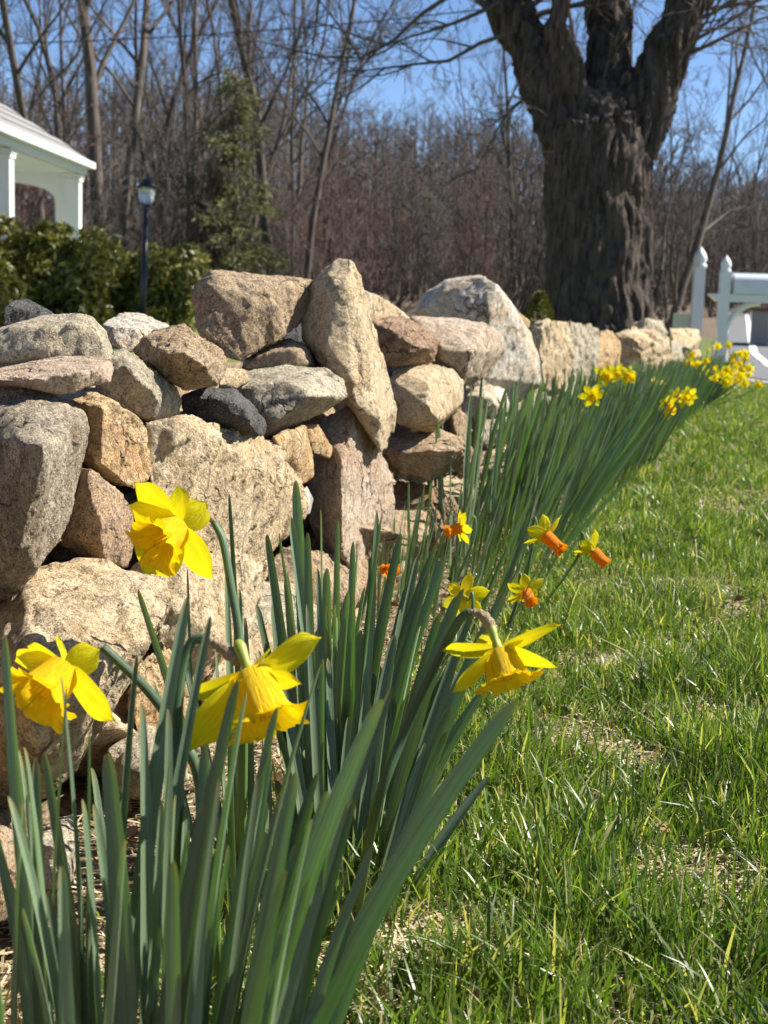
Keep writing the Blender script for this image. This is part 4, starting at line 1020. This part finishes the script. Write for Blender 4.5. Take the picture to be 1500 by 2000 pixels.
def px_leaf(root, b, t, wpx, lean=0.0, bend=0.0, spread=0.75, twist=None):
    base = on_ground(*b); d0 = (base - CAM).dot(F0)
    bs = base - V((0, 0, .02)); dm = d0 + lean
    # keep the tip over the plant: same horizontal distance as the base, plus lean (m)
    hd = V((base.x, base.y, 0)).length + lean
    r = ray(*t); dt = hd / V((r.x, r.y, 0)).length; tip = CAM + r * dt
    w = wpx / FPX * dt * .86
    side = (tip - bs).cross(ray(*t)).normalized()
    mb = MB(); leaf_geo(mb, bs, tip, w, side * bend, face_cam(bs, spread), lr.gauss(0, .35) if twist is None else twist)
    return part('leaf', mb, MLEAF, root)

def petal_geo(mb, p0, tip, w, nrm, cup=0.18, curl=0.0, seed=0, notch=0.0, nu=8, nv=10):
    r_ = random.Random(seed); p0 = V(p0); tip = V(tip); d = (tip - p0); L = d.length; d.normalize()
    nn = (V(nrm) - d * V(nrm).dot(d)).normalized(); sd_ = d.cross(nn)
    ph = r_.uniform(0, 6.28); amp = r_.uniform(.02, .06); tw = r_.uniform(-.25, .25)
    vs = []; fs = []; uv = []
    for j in range(nv + 1):
        t = j / nv
        prof = (math.sin(math.pi * min(1, (t * .84 + .10))) ** .62)
        if t > .72: prof *= max(0.02, 1 - ((t - .72) / .28) ** 1.7)
        hw = w * .5 * prof
        for i in range(nu + 1):
            x = -1 + 2 * i / nu
            lift = -cup * hw * (x * x) + curl * L * (t * t) + .05 * L * math.sin(math.pi * t) + amp * L * .5 * math.sin(ph + 5 * t + 2.2 * x) * abs(x) + .012 * L * math.cos(x * 9) * math.sin(math.pi * t)
            lift += tw * hw * x * t
            vs.append(p0 + d * (L * t - .03 * L * x * x * t) + sd_ * (hw * x) + nn * lift); uv.append((i / nu, t))
    for j in range(nv):
        for i in range(nu):
            a = j * (nu + 1) + i; fs.append((a, a + 1, a + nu + 2, a + nu + 1))
    mb.add(vs, fs, uv)
def trumpet_geo(mb, c, ax, L, r0, rim, ruffle=0.12, seed=0, nt=44, nl=14, flare=2.2):
    r_ = random.Random(seed); ax = V(ax).normalized(); X = perp(ax); Y = ax.cross(X); vs = []; fs = []; uv = []
    ph = [r_.uniform(0, 6.28) for _ in range(4)]
    for j in range(nl + 1):
        t = j / nl; rad = r0 + (rim * .72 - r0) * t ** 1.1 + rim * .28 * max(0, (t - .6) / .4) ** flare
        for i in range(nt):
            a = 2 * math.pi * i / nt
            e = max(0, (t - .55) / .45) ** 2
            k = ruffle * e * (.7 * math.sin(6 * a + ph[0]) + .7 * math.sin(13 * a + ph[1]) + .5 * math.sin(21 * a + ph[2]))
            rr = rad * (1 + k * .8 + .02 * math.sin(6 * a) * t); zz = L * t + rim * (k * .55 * math.cos(3 * a + ph[3]) - .22 * e * e)
            vs.append(V(c) + ax * zz + (X * math.cos(a) + Y * math.sin(a)) * rr); uv.append((4 * i / nt, t))
    for j in range(nl):
        for i in range(nt):
            i2 = (i + 1) % nt; fs.append((j * nt + i, j * nt + i2, (j + 1) * nt + i2, (j + 1) * nt + i))
    mb.add(vs, fs, uv)
def camv(a): return (CR * a[0] + CU * a[1] - F0 * a[2]).normalized()
def flower_head(root, C, A, petals, R, tl, rim, mt=None, mp=None, seed=0, simple=False, w=.56, back_cup=.08):
    """petals: list of world tips"""
    mt = mt or MTRUMP; mp = mp or MPETAL
    tube = MB().lathe([(R * .05, -R * .50), (R * .085, -R * .42), (R * .075, -R * .32), (R * .06, -R * .2), (R * .09, -R * .08), (R * .10, -R * .04)], C, 8 if simple else 14, A)
    fl = part('flower', tube, MTUBE, root)
    for k, tp in enumerate(petals):
        d = (tp - C).normalized(); mb = MB()
        petal_geo(mb, C + d * R * .08 - A * R * (.02 if k % 2 else .05), tp, (tp - C).length * w * (1.08 if k % 2 else .95), A, back_cup, lr.uniform(-.05, .03), seed * 10 + k, nu=4 if simple else 8, nv=5 if simple else 10)
        part('petal', mb, mp, fl)
    mb = MB(); trumpet_geo(mb, C - A * R * .03, A, tl, R * (.26 if not simple else .2), rim, .17, seed, 18 if simple else 72, 5 if simple else 14)
    part('trumpet', mb, mt, fl)
    if not simple:
        mb = MB()
        for k in range(6):
            a = k * 1.047; X = perp(A); Y = A.cross(X); o = (X * math.cos(a) + Y * math.sin(a)) * R * .06
            mb.tube([C + o, C + o + A * tl * .55, C + o * 1.1 + A * tl * .72], [R * .008, R * .008, R * .022], 5)
        part('stamens', mb, MTRUMP, fl)
    return fl
def ring_tips(C, A, R, sweep, roll=0.0, jit=.12, seed=0):
    r_ = random.Random(seed); X = perp(A); Y = A.cross(X); out = []
    for k in range(6):
        a = roll + k * 1.0472 + r_.uniform(-jit, jit); s = sweep + r_.uniform(-.18, .18)
        out.append(C + ((X * math.cos(a) + Y * math.sin(a)) * math.cos(s) + A * math.sin(s)) * R * r_.uniform(.9, 1.08))
    return out
def bez(pts, n=16):
    pts = [V(p) for p in pts]; out = []
    ext = [pts[0] * 2 - pts[1]] + pts + [pts[-1] * 2 - pts[-2]]
    for i in range(1, len(ext) - 2):
        for k in range(n):
            t = k / n; p0, p1, p2, p3 = ext[i - 1:i + 3]
            out.append(.5 * ((2 * p1) + (p2 - p0) * t + (2 * p0 - 5 * p1 + 4 * p2 - p3) * t * t + (3 * p1 - p0 - 3 * p2 + p3) * t ** 3))
    out.append(pts[-1]); return out
def daffodil(label, c_px, d, axis, tips, R, tl, rim, neck_px, stem_px, base_px, group=None, seed=1, w=.56):
    C = at(*c_px, d); A = camv(axis); base = on_ground(*base_px)
    root = empty('daffodil', base, label, 'daffodil', group)
    P = [at(x, y, d + o / 100) for (x, y, o) in tips]
    flower_head(root, C, A, P, R, tl, rim, seed=seed, w=w)
    nb = C - A * R * .48
    necks = [at(x, y, d + o / 100) for (x, y, o) in neck_px]
    sp = [at(x, y, d + o / 100) for (x, y, o) in stem_px]
    path = bez([nb] + necks, 8)
    m = len(path) - 1
    part('spathe', MB().tube(path, [.0026 + .0024 * math.sin(math.pi * min(1, i / m * 1.05)) + .0007 * math.sin(i * 2.1) for i in range(m + 1)], 10), MSPATHE, root)
    path = bez([necks[-1]] + sp + [base - V((0, 0, .02))], 8); m = len(path) - 1
    part('stem', MB().tube(path, [.0036 + .0012 * i / m for i in range(m + 1)], 10, uvs=True), MSTEM, root)
    for o in (o for o in root.children if o.name.startswith('stem')):
        uvl = o.data.uv_layers[0].data
        for l_ in uvl: l_.uv[1] = 1 - l_.uv[1]
    return root
PLANT = 'large yellow trumpet daffodils by the wall'
d1 = daffodil('yellow trumpet daffodil facing the broad pale boulder, partly behind upright leaves', (122, 1312), 1.06, (-.42, -.55, .62),
    [(50, 1262, 1), (28, 1290, 2), (120, 1248, 3), (196, 1268, 1), (222, 1412, -1), (84, 1330, 1)],   .055, .040, .030, [(178, 1262, 2), (200, 1262, 2.5)], [(235, 1295, 3), (290, 1350, 4), (345, 1430, 5), (395, 1560, 5)], (440, 1990), seed=1, w=.80)
d2 = daffodil('tallest yellow daffodil, bloom in front of the rugged tan stone', (345, 1035), 1.32, (-.55, -.42, .66),
    [(262, 940, 1), (248, 985, 0), (345, 948, 2), (404, 978, 1), (416, 1138, -1), (278, 1122, 2)], .058, .040, .031, [(402, 1006, 2), (418, 1020, 2.5)], [(436, 1060, 2), (452, 1150, 1), (468, 1250, 0), (475, 1400, -2)], (470, 1760), seed=2, w=.80)
d3 = daffodil('large yellow daffodil nodding away from the wall, trumpet rim ruffled, brown spathe arching', (490, 1322), 1.0, (.36, -.80, .42),
    [(374, 1368, 1), (374, 1474, 0), (530, 1262, 2), (632, 1248, 2), (590, 1338, 0), (470, 1330, -2)], .06, .047, .029, [(468, 1290, 1), (430, 1262, 1.5), (400, 1246, 1.5)], [(372, 1258, 1.5), (352, 1330, 1), (345, 1450, 0), (350, 1650, -2)], (355, 2150), seed=3, w=.74)
d4 = daffodil('yellow daffodil hanging over the grass edge, frilled trumpet pointing down', (975, 1275), 1.12, (.26, -.86, .36),
    [(862, 1268, 1), (880, 1354, -1), (1098, 1216, 2), (1092, 1304, 0), (940, 1240, 2), (1030, 1232, 3)], .05, .033, .027, [(962, 1232, 1), (945, 1204, 1), (918, 1194, 1.2)], [(895, 1215, 1.5), (850, 1300, 3), (790, 1430, 5), (730, 1600, 6)], (690, 1800), seed=4, w=.84)
for o in (d1, d2, d3, d4): o['group'] = PLANT

CA = empty('daffodil_clump', on_ground(300, 2350), 'front clump of broad blue-green daffodil leaves at the boulder foot', 'daffodil leaves')
for (b, t, w, lean, bend) in [
    ((150, 2330), (10, 1240), 36, .05, .012), ((60, 2300), (28, 1425), 20, .06, 0), ((150, 2360), (118, 1318), 24, .04, -.015), ((90, 2400), (129, 1338), 28, .02, .01),
    ((170, 2360), (176, 1430), 15, .05, 0), ((250, 2420), (210, 1470), 58, 0, -.012), ((230, 2330), (366, 1165), 40, .10, .02), ((260, 2350), (411, 1203), 30, .08, .02),
    ((220, 2260), (268, 1278), 20, .08, .01), ((230, 2240), (286, 1430), 13, .08, 0), ((310, 2430), (466, 1328), 46, .0, .02), ((360, 2420), (483, 1352), 42, .02, .012),
    ((410, 2400), (502, 1518), 38, .0, .008), ((440, 2420), (577, 1508), 50, -.02, .012), ((320, 2460), (426, 1520), 48, -.03, .01), ((470, 2330), (1008, 1368), 62, .0, .035),
    ((440, 2380), (748, 1365), 60, -.02, .03), ((480, 2300), (765, 1338), 46, .03, .02), ((260, 2450), (400, 1560), 50, -.04, .01), ((400, 2350), (628, 1298), 32, .05, .02),
    ((60, 2450), (-20, 1770), 62, -.04, .0), ((20, 2420), (45, 1560), 40, 0, 0), ((140, 2460), (118, 1690), 46, -.05, 0), ((180, 2460), (246, 1640), 44, -.05, 0), ((520, 2300), (690, 1560), 42, 0, .015),
    ((350, 2480), (340, 1680), 50, -.06, 0), ((540, 2330), (640, 1640), 40, -.02, .01), ((90, 2380), (70, 1480), 34, .02, 0), ((280, 2380), (330, 1480), 36, .03, .008), ((560, 2280), (860, 1500), 44, .02, .02),
    ((420, 2460), (560, 1700), 52, -.05, .01), ((200, 2400), (160, 1560), 34, 0, -.006), ((480, 2420), (610, 1600), 44, -.03, .01)]:
    px_leaf(CA, b, t, w, lean, bend)
for k in range(40):      # the rest of the front clump
    x = lr.uniform(-40, 760); y = lr.uniform(1430, 1800) - (60 if 250 < x < 600 else 0); bx = 290 + (x - 330) * .55 + lr.uniform(-50, 50)
    px_leaf(CA, (bx, lr.uniform(2250, 2450)), (x, y), lr.uniform(26, 46), lr.uniform(-.04, .08), (x - 330) / 330 * .018 + lr.uniform(-.006, .006), .9)
CB = empty('daffodil_clump', on_ground(650, 1800), 'dense fan of tall daffodil leaves below the standing slab', 'daffodil leaves')
tipsB = [(578, 938, 34), (568, 1010, 28), (521, 1043, 26), (546, 1040, 20), (601, 1040, 26), (626, 994, 18), (661, 1014, 22), (690, 1058, 22), (735, 998, 28), (746, 1008, 20), (783, 1042, 28), (700, 1080, 26), (640, 1110, 36),
         (620, 1110, 20), (855, 1060, 34), (846, 1078, 28), (871, 1082, 30), (800, 1140, 36), (762, 1170, 34), (690, 1182, 32), (680, 1155, 26), (906, 1150, 36), (890, 1165, 30), (920, 1190, 34), (860, 1200, 36), (822, 1222, 32),
         (985, 1158, 34), (770, 1240, 34), (742, 1300, 30), (712, 1340, 28), (640, 1285, 30), (662, 1250, 28), (950, 1232, 30), (598, 1180, 30), (560, 1120, 30), (532, 1180, 30), (500, 1180, 26), (815, 1085, 24), (835, 1120, 24), (790, 1190, 28), (730, 1120, 26), (705, 1230, 26),
         (655, 1180, 24), (620, 1230, 30), (580, 1260, 28), (560, 1330, 30), (610, 1350, 30), (680, 1400, 28), (760, 1400, 30), (800, 1330, 32), (850, 1300, 30), (880, 1380, 30), (900, 1430, 30), (935, 1380, 32), (830, 1450, 28), (780, 1480, 28), (720, 1480, 26), (650, 1460, 28), (600, 1470, 28)]
for (x, y, w) in tipsB:
    f = (x - 700) / 250
    px_leaf(CB, (668 + f * 70 + lr.uniform(-30, 30), 1760 + lr.uniform(-110, 80)), (x, y), w * 1.05, lr.uniform(0, .10), (f * .012) + lr.uniform(-.004, .012), .7)
for k in range(46):
    x = lr.uniform(500, 960); y = lr.uniform(1130, 1520) + abs(x - 720) * .12; f = (x - 700) / 250
    px_leaf(CB, (668 + f * 80 + lr.uniform(-35, 35), 1740 + lr.uniform(-120, 90)), (x, y), lr.uniform(24, 34), lr.uniform(0, .14), (f * .012) + lr.uniform(-.004, .012), .8)
CB2 = empty('daffodil_clump', on_ground(470, 1700), 'small leaf clump around the stem of the tallest daffodil', 'daffodil leaves')
for (x, y, w, bx, by) in [(447, 963, 14, 470, 1720), (270, 1150, 27, 500, 1800), (440, 1120, 24, 465, 1730), (468, 1150, 18, 480, 1720), (350, 1255, 24, 470, 1800), (420, 1270, 22, 450, 1850), (478, 1205, 18, 490, 1720), (366, 1110, 8, 400, 1760), (300, 1330, 16, 420, 1800), (455, 1330, 26, 470, 1840), (505, 1270, 24, 520, 1760)]:
    px_leaf(CB2, (bx, by), (x, y), w, lr.uniform(.0, .08), lr.uniform(-.01, .01), .7)

# small orange-cupped daffodils beyond
def small_daff(label, c_px, d, axis, R, seed, mt, mp, cup, sweep=-.35, base_s=None, simple=False, group=None, rimf=.24):
    C = at(*c_px, d); A = camv(axis)
    s_ = C.x * UD.x + C.y * UD.y; q_ = C.x * ND.x + C.y * ND.y
    b = sq(s_ + lr.uniform(-.05, .08), min(q_ - .06, -.42) if base_s is None else base_s); b.z = ground_z(b.x, b.y)
    root = empty('daffodil', b, label, 'daffodil', group)
    flower_head(root, C, A, ring_tips(C, A, R, sweep, seed * .7, .12, seed), R, R * cup, R * rimf, mt, mp, seed, simple, .5)
    nb = C - A * R * .5; top = nb + V((0, 0, .012)) - A * .012
    st = bez([nb, top, top - V((0, 0, .04)) + (b - top) * .08, b - V((0, 0, .02))], 5); m = len(st) - 1
    mb = MB().tube(st, [.0022 + .001 * i / m for i in range(m + 1)], 6, uvs=True); part('stem', mb, MSTEM, root)
    return root
OG = 'small daffodils with orange cups'
small_daff('small daffodil, orange cup pointing at the wall', (897, 1032), 2.45, (-.75, -.2, .3), .038, 31, MORANGE, MPETAL, .75, -.25, group=OG, rimf=.3)
small_daff('small daffodil with swept-back petals, orange cup aimed down over the leaf edge', (1068, 1048), 2.5, (.62, -.62, .45), .046, 32, MORANGE, MPETAL, .95, -.35, group=OG, rimf=.3)
small_daff('small orange-cupped daffodil leaning farthest out over the lawn', (1160, 1078), 2.6, (.62, -.65, .2), .044, 33, MORANGE, MPETAL, .85, -.65, group=OG, rimf=.3)
small_daff('lowest small orange-cupped daffodil among short leaves', (1028, 1158), 2.4, (.25, -.55, .6), .040, 34, MORANGE, MPETAL, .7, -.3, group=OG, rimf=.32)
small_daff('small daffodil half hidden behind the broad leaf fan', (905, 1165), 2.2, (-.2, .1, -.5), .042, 35, MORANGE, MPETAL, .7, -.2, group=OG)
small_daff('low orange daffodil cup against a wall-foot stone', (748, 1112), 2.15, (.6, -.1, .5), .03, 36, MORANGE, MORANGE, .6, .9, group=OG)

# leaf meshes shared by the row
LM = []
for k in range(8):
    r_ = random.Random(300 + k); mb = MB()
    leaf_geo(mb, V((0, 0, 0)), V((r_.uniform(.0, .16), r_.uniform(-.08, .08), .98)), r_.uniform(.027, .036), V((-.03, r_.uniform(-.03, .03), .02)), V((r_.uniform(-.4, .4), -1, .2)), r_.uniform(-.6, .6), 9, .004)
    me = mb.mesh('leaf'); me.materials.append(MLEAF); LM.append(me)
def row_len(s): return .22 + .18 * smooth(2.2, 3.1, s) 
def near_clump(s, label, n, q0=-.72, q1=-.46, ln=None, wsc=1.0, ds=.2):
    b = sq(s, (q0 + q1) / 2); b.z = ground_z(b.x, b.y); root = empty('daffodil_clump', b, label, 'daffodil leaves', 'clumps of daffodil leaves along the wall')
    ang0 = math.atan2(ND.y, ND.x)
    for k in range(n):
        ss_ = s + lr.uniform(-ds, ds); q = lr.uniform(q0, q1); p = sq(ss_, q); p.z = ground_z(p.x, p.y) - .01
        o = link('leaf', lr.choice(LM), None, root, p - b)
        f = (q - q0) / (q1 - q0)
        L = (ln or row_len(ss_)) * lr.uniform(.78, 1.08)
        o.scale = (L * wsc, L * wsc, L)
        rz = lr.gauss(0, 1.3); tilt_ = .36 * f ** 2 + .04 + lr.gauss(0, .08)
        o.rotation_euler = (Matrix.Rotation(ang0, 3, 'Z') @ Matrix.Rotation(tilt_, 3, 'Y') @ Matrix.Rotation(rz, 3, 'Z')).to_euler()
near_clump(2.48, 'short narrow leaves around the small orange-cupped daffodils', 62, -.70, -.40, .19, .8, .2)
near_clump(2.75, 'leaf clump just behind the small orange-cupped daffodils', 62, -.72, -.43, .24, .85, .2)
near_clump(3.1, 'leaf clump in front of the small white triangular stone', 58)
near_clump(3.45, 'leaf clump below the big whitish boulder', 58)
near_clump(3.85, 'leaf clump at the start of the even stretch of wall', 58, ds=.24)
near_clump(4.3, 'leaf clump under the lone big far daffodil', 58, ds=.26)
def far_clump(s, n, ds, label):
    b = sq(s, -.58); b.z = ground_z(b.x, b.y); root = empty('daffodil_clump', b, label, 'daffodil leaves', 'clumps of daffodil leaves along the wall')
    mb = MB()
    for k in range(n):
        ss_ = s + lr.uniform(-ds, ds); q = lr.uniform(-.70, -.42); p = sq(ss_, q); p.z = ground_z(p.x, p.y) - .01
        f = (q + .70) / .28; L = lr.uniform(.30, .42) * (1 - .2 * smooth(6, 11, ss_)); lean = .06 + .36 * f * f + lr.gauss(0, .06)
        tip = p + (ND * lean + UD * lr.gauss(0, .12)) * L + V((0, 0, L * .95))
        leaf_geo(mb, p, tip, lr.uniform(.011, .015), -ND * .015 * f, V((lr.gauss(0, 1), lr.gauss(0, 1), .2)), lr.uniform(-.5, .5), 5, .0016)
    o = part('leaves', mb, MLEAF, root); o['kind'] = 'stuff'
for i, s in enumerate(np.arange(4.75, 12.3, .5)):
    far_clump(float(s), 80, .3, 'far clump of daffodil leaves along the even stretch of wall')

FG = 'yellow daffodils in the far row'
for (x, y, d, ax, R, lab) in [(1157, 772, 4.0, (-.1, -.35, .9), .042, 'lone yellow daffodil in the far row, lowest of three by the even wall'),
     (1183, 733, 4.5, (.2, -.4, .8), .045, 'yellow daffodil against the even wall, beside a close pair'), (1205, 728, 4.7, (.0, -.5, .8), .04, 'middle yellow bloom against the even wall'), (1226, 734, 4.6, (.4, -.3, .8), .042, 'yellow daffodil facing the lawn against the even wall')]:
    small_daff(lab, (x, y), d, ax, R, int(x), MTRUMP, MPETAL, .7, -.05, group=FG, rimf=.36)
for i, (x, y, d) in enumerate([(1305, 800, 4.9), (1320, 774, 5.2), (1337, 778, 5.3), (1346, 772, 5.4), (1302, 788, 4.9), (1345, 708, 8), (1351, 692, 8.2), (1362, 711, 8), (1378, 704, 8.3), (1393, 722, 8.2), (1396, 736, 7.8), (1420, 722, 9), (1430, 706, 9.5), (1446, 690, 10), (1456, 700, 10), (1457, 716, 9.7),
     (1441, 730, 9.2), (1420, 737, 8.6), (1436, 716, 9.5), (1462, 730, 9.4), (1416, 746, 8.4), (1450, 722, 9.6), (1444, 708, 9.8), (1428, 730, 9), (1456, 690, 10.2), (1466, 718, 9.8), (1408, 728, 8.6), (1402, 676, 11.5), (1423, 674, 11.8), (1455, 748, 9), (1481, 751, 9.1), (1424, 745, 8.5), (1436, 740, 8.9), (1448, 736, 9.2), (1432, 696, 10), (1372, 726, 7.6)]):
    ax = (lr.uniform(-.3, .7), lr.uniform(-.6, 0), lr.uniform(.2, .9))
    small_daff('yellow daffodil crowded at the far end of the row by the road' if d > 7 else 'yellow daffodil leaning over the grass in the middle of the row', (x, y), d, ax, .042, i + 60, MTRUMP, MPETAL, .7, .1, simple=True, group=FG + (' end' if d > 7 else ' middle'), rimf=.36)
for i, (x, y, d) in enumerate([(1276, 745, 5.4), (1290, 748, 5.5), (1385, 684, 9)]):
    small_daff('pale half-open daffodil bud among the leaves', (x, y), d, (.2, .2, .6), .022, i + 120, MPALE, MPALE, .7, .7, simple=True, group='pale daffodil buds')

# ------------------------------------------------------------------ lawn grass and dry straw
PATCH = [(on_ground(1340, 1740), .10), (on_ground(1420, 1760), .08), (on_ground(1400, 1165), .16), (on_ground(1380, 1420), .09), (on_ground(1450, 980), .2), (on_ground(1300, 900), .15), (on_ground(1250, 1500), .05), (on_ground(860, 1850), .06), (on_ground(650, 1900), .10), (on_ground(1150, 1300), .05)]
def bare(p):
    v = noise.noise(V((p.x * 5.5, p.y * 3.5, 9.1)))
    for c, r in PATCH:
        d = math.hypot(p.x - c.x, p.y - c.y)
        v = min(v, -0.65 + d / r * .7) if d < r * 1.1 else v
    return v
def grass():
    gr = random.Random(44); base = []; par = []
    def scatter(s0, s1, q0, q1, dens, hs, near):
        n = int((s1 - s0) * (q1 - q0) * dens)
        for _ in range(n):
            s_ = gr.uniform(s0, s1); q = gr.uniform(q0, q1)
            p = sq(s_, q)
            if s_ > 12.6 and q > -.6:
                continue
            b = bare(p); keep = .22 + .78 * smooth(-.6, -.3, b)
            if q < -.44: keep *= .35 * smooth(-.62, -.40, q)
            if gr.random() > keep: continue
            c = noise.noise(V((p.x * 14, p.y * 14, 1.7)))
            h = hs * gr.uniform(.45, 1.15) * (1 + .55 * c) * (.7 + .5 * smooth(-.3, .35, b))
            if gr.random() < .02: h *= 1.7
            az = gr.uniform(0, 6.283); lean = abs(gr.gauss(.35, .3)) + (.5 if gr.random() < .08 else 0)
            col = min(.87, max(0, gr.gauss(.45 + .25 * noise.noise(V((p.x * 4, p.y * 4, 5))), .2)))
            if gr.random() < .12: col = gr.uniform(.9, 1)
            base.append((p.x, p.y, ground_z(p.x, p.y) - .004)); par.append((h, az, lean, gr.uniform(.0021, .0040) * (1 if near else 1.5), col, gr.uniform(0, 6.283), float(near)))
    scatter(.75, 2.2, -.62, .10, 27000, .070, True); scatter(2.2, 4.0, -.60, .12, 21000, .062, True); scatter(4.0, 7.0, -.58, .12, 11000, .058, False); scatter(7, 12.6, -.56, .15, 4500, .055, False)
    scatter(.3, 4, .1, .9, 7500, .066, False); scatter(4, 8, .12, 1.2, 5000, .058, False); scatter(8, 12.6, .15, 1.5, 2600, .055, False); scatter(.3, 7, .9, 1.8, 2500, .06, False)
    B = np.array(base); P = np.array(par); n = len(B)
    h, az, ln, w, col, fa, nf = P.T; NR = nf > .5
    dirx = np.cos(az); diry = np.sin(az); sx = -np.sin(fa); sy = np.cos(fa)
    parts_v = []; parts_u = []; parts_t = []; tot = 0
    for sel, ts, ws, tt in ((NR, [0, .3, .6, .85, 1], [.8, 1, .85, .5, 0], ((0, 1, 3), (0, 3, 2), (2, 3, 5), (2, 5, 4), (4, 5, 7), (4, 7, 6), (6, 7, 8))),
                            (~NR, [0, .55, 1], [.8, .9, 0], ((0, 1, 3), (0, 3, 2), (2, 3, 4)))):
        vv = []; uv = []; m = int(sel.sum()); Bs = B[sel]
        for t, wf in zip(ts, ws):
            out = h[sel] * ln[sel] * t ** 1.8; zz = h[sel] * t * (1 - .25 * np.minimum(ln[sel], 1.4) * t * t)
            c = np.stack([Bs[:, 0] + dirx[sel] * out, Bs[:, 1] + diry[sel] * out, Bs[:, 2] + zz], 1); u_ = np.stack([col[sel], np.full(m, t)], 1)
            if t < 1:
                o = np.stack([sx[sel] * w[sel] * wf * .5, sy[sel] * w[sel] * wf * .5, np.zeros(m)], 1); vv += [c - o, c + o]; uv += [u_, u_]
            else: vv.append(c); uv.append(u_)
        k = len(vv); parts_v.append(np.stack(vv, 1).reshape(-1, 3)); parts_u.append(np.stack(uv, 1).reshape(-1, 2))
        b0 = np.arange(m)[:, None] * k + tot; tot += m * k
        parts_t.append(np.concatenate([b0 + np.array([t]) for t in tt], 0))
    Vt = np.concatenate(parts_v); U = np.concatenate(parts_u); tr = np.concatenate(parts_t)
    o = link('lawn_grass', np_mesh('lawn_grass', Vt, tr, U), MGRASS); tag(o, 'short bright green lawn grass beside the daffodil bed', 'grass', kind='stuff')
    return n
ng = grass()
def straw():
    gr = random.Random(5); vs = []; fs = []; uv = []
    def piece(s_, q, hmax):
        p = sq(s_, q); z = ground_z(p.x, p.y) + gr.uniform(.002, hmax); L = gr.uniform(.012, .05); w = gr.uniform(.0012, .0026); a = gr.uniform(0, 6.283); tl = gr.gauss(0, .18)
        d = V((math.cos(a), math.sin(a), tl)); sd_ = V((-math.sin(a), math.cos(a), gr.uniform(-.5, .5))) * w * .5; m = V((p.x, p.y, z)); o = len(vs)
        bend = V((gr.gauss(0, .004), gr.gauss(0, .004), gr.uniform(0, .006)))
        for t in (-.5, 0, .5):
            c = m + d * L * t + (bend if t == 0 else V())
            vs.append(c - sd_); vs.append(c + sd_)
        fs.extend([(o, o + 1, o + 3, o + 2), (o + 2, o + 3, o + 5, o + 4)]); uv.extend([(gr.random(), 0)] * 6 if False else [(gr.random(), 0.5)] * 6)
    for _ in range(20000):
        s_ = .8 + 4.2 * gr.random() ** 1.4; piece(s_, gr.uniform(-.72, .12), .012)
    for _ in range(5000): piece(gr.uniform(4.5, 12.5), gr.uniform(-.6, .3), .015)
    for c, r in PATCH:
        for _ in range(650):
            a = gr.uniform(0, 6.283); rr = r * math.sqrt(gr.random()) * 1.1; x = c.x + math.cos(a) * rr; y = c.y + math.sin(a) * rr
            piece(x * UD.x + y * UD.y, x * ND.x + y * ND.y, .018)
    mb = MB(); mb.add(vs, fs, uv); o = link('dry_straw', mb.mesh('dry_straw', False), MSTRAW); tag(o, 'pale dry straw and thatch lying between grass and leaves', 'straw', kind='stuff')
straw()
def litter():
    gr = random.Random(15); cs = []; ds = []
    for _ in range(420):
        s_ = .8 + 6 * gr.random() ** 1.6; q = gr.uniform(-.74, .15) if gr.random() < .45 else gr.uniform(-.76, -.5); p = sq(s_, q)
        cs.append((p.x, p.y, ground_z(p.x, p.y) + gr.uniform(.006, .028))); a = gr.uniform(0, 6.283); ds.append((math.cos(a), math.sin(a), gr.gauss(.1, .35)))
    v, f, uv = leaves_np(cs, ds, .030, .008, 8, .1)
    o = link('leaf_litter', np_mesh('leaf_litter', v, f, uv, False), MLITTER); tag(o, 'scattered curled brown dead leaf scraps on the soil and lawn', 'leaf litter', kind='stuff')
litter()
print('objects', len(bpy.data.objects), 'grass', ng, 'tris', sum(len(m.loops) - 2 * len(m.polygons) for m in bpy.data.meshes))
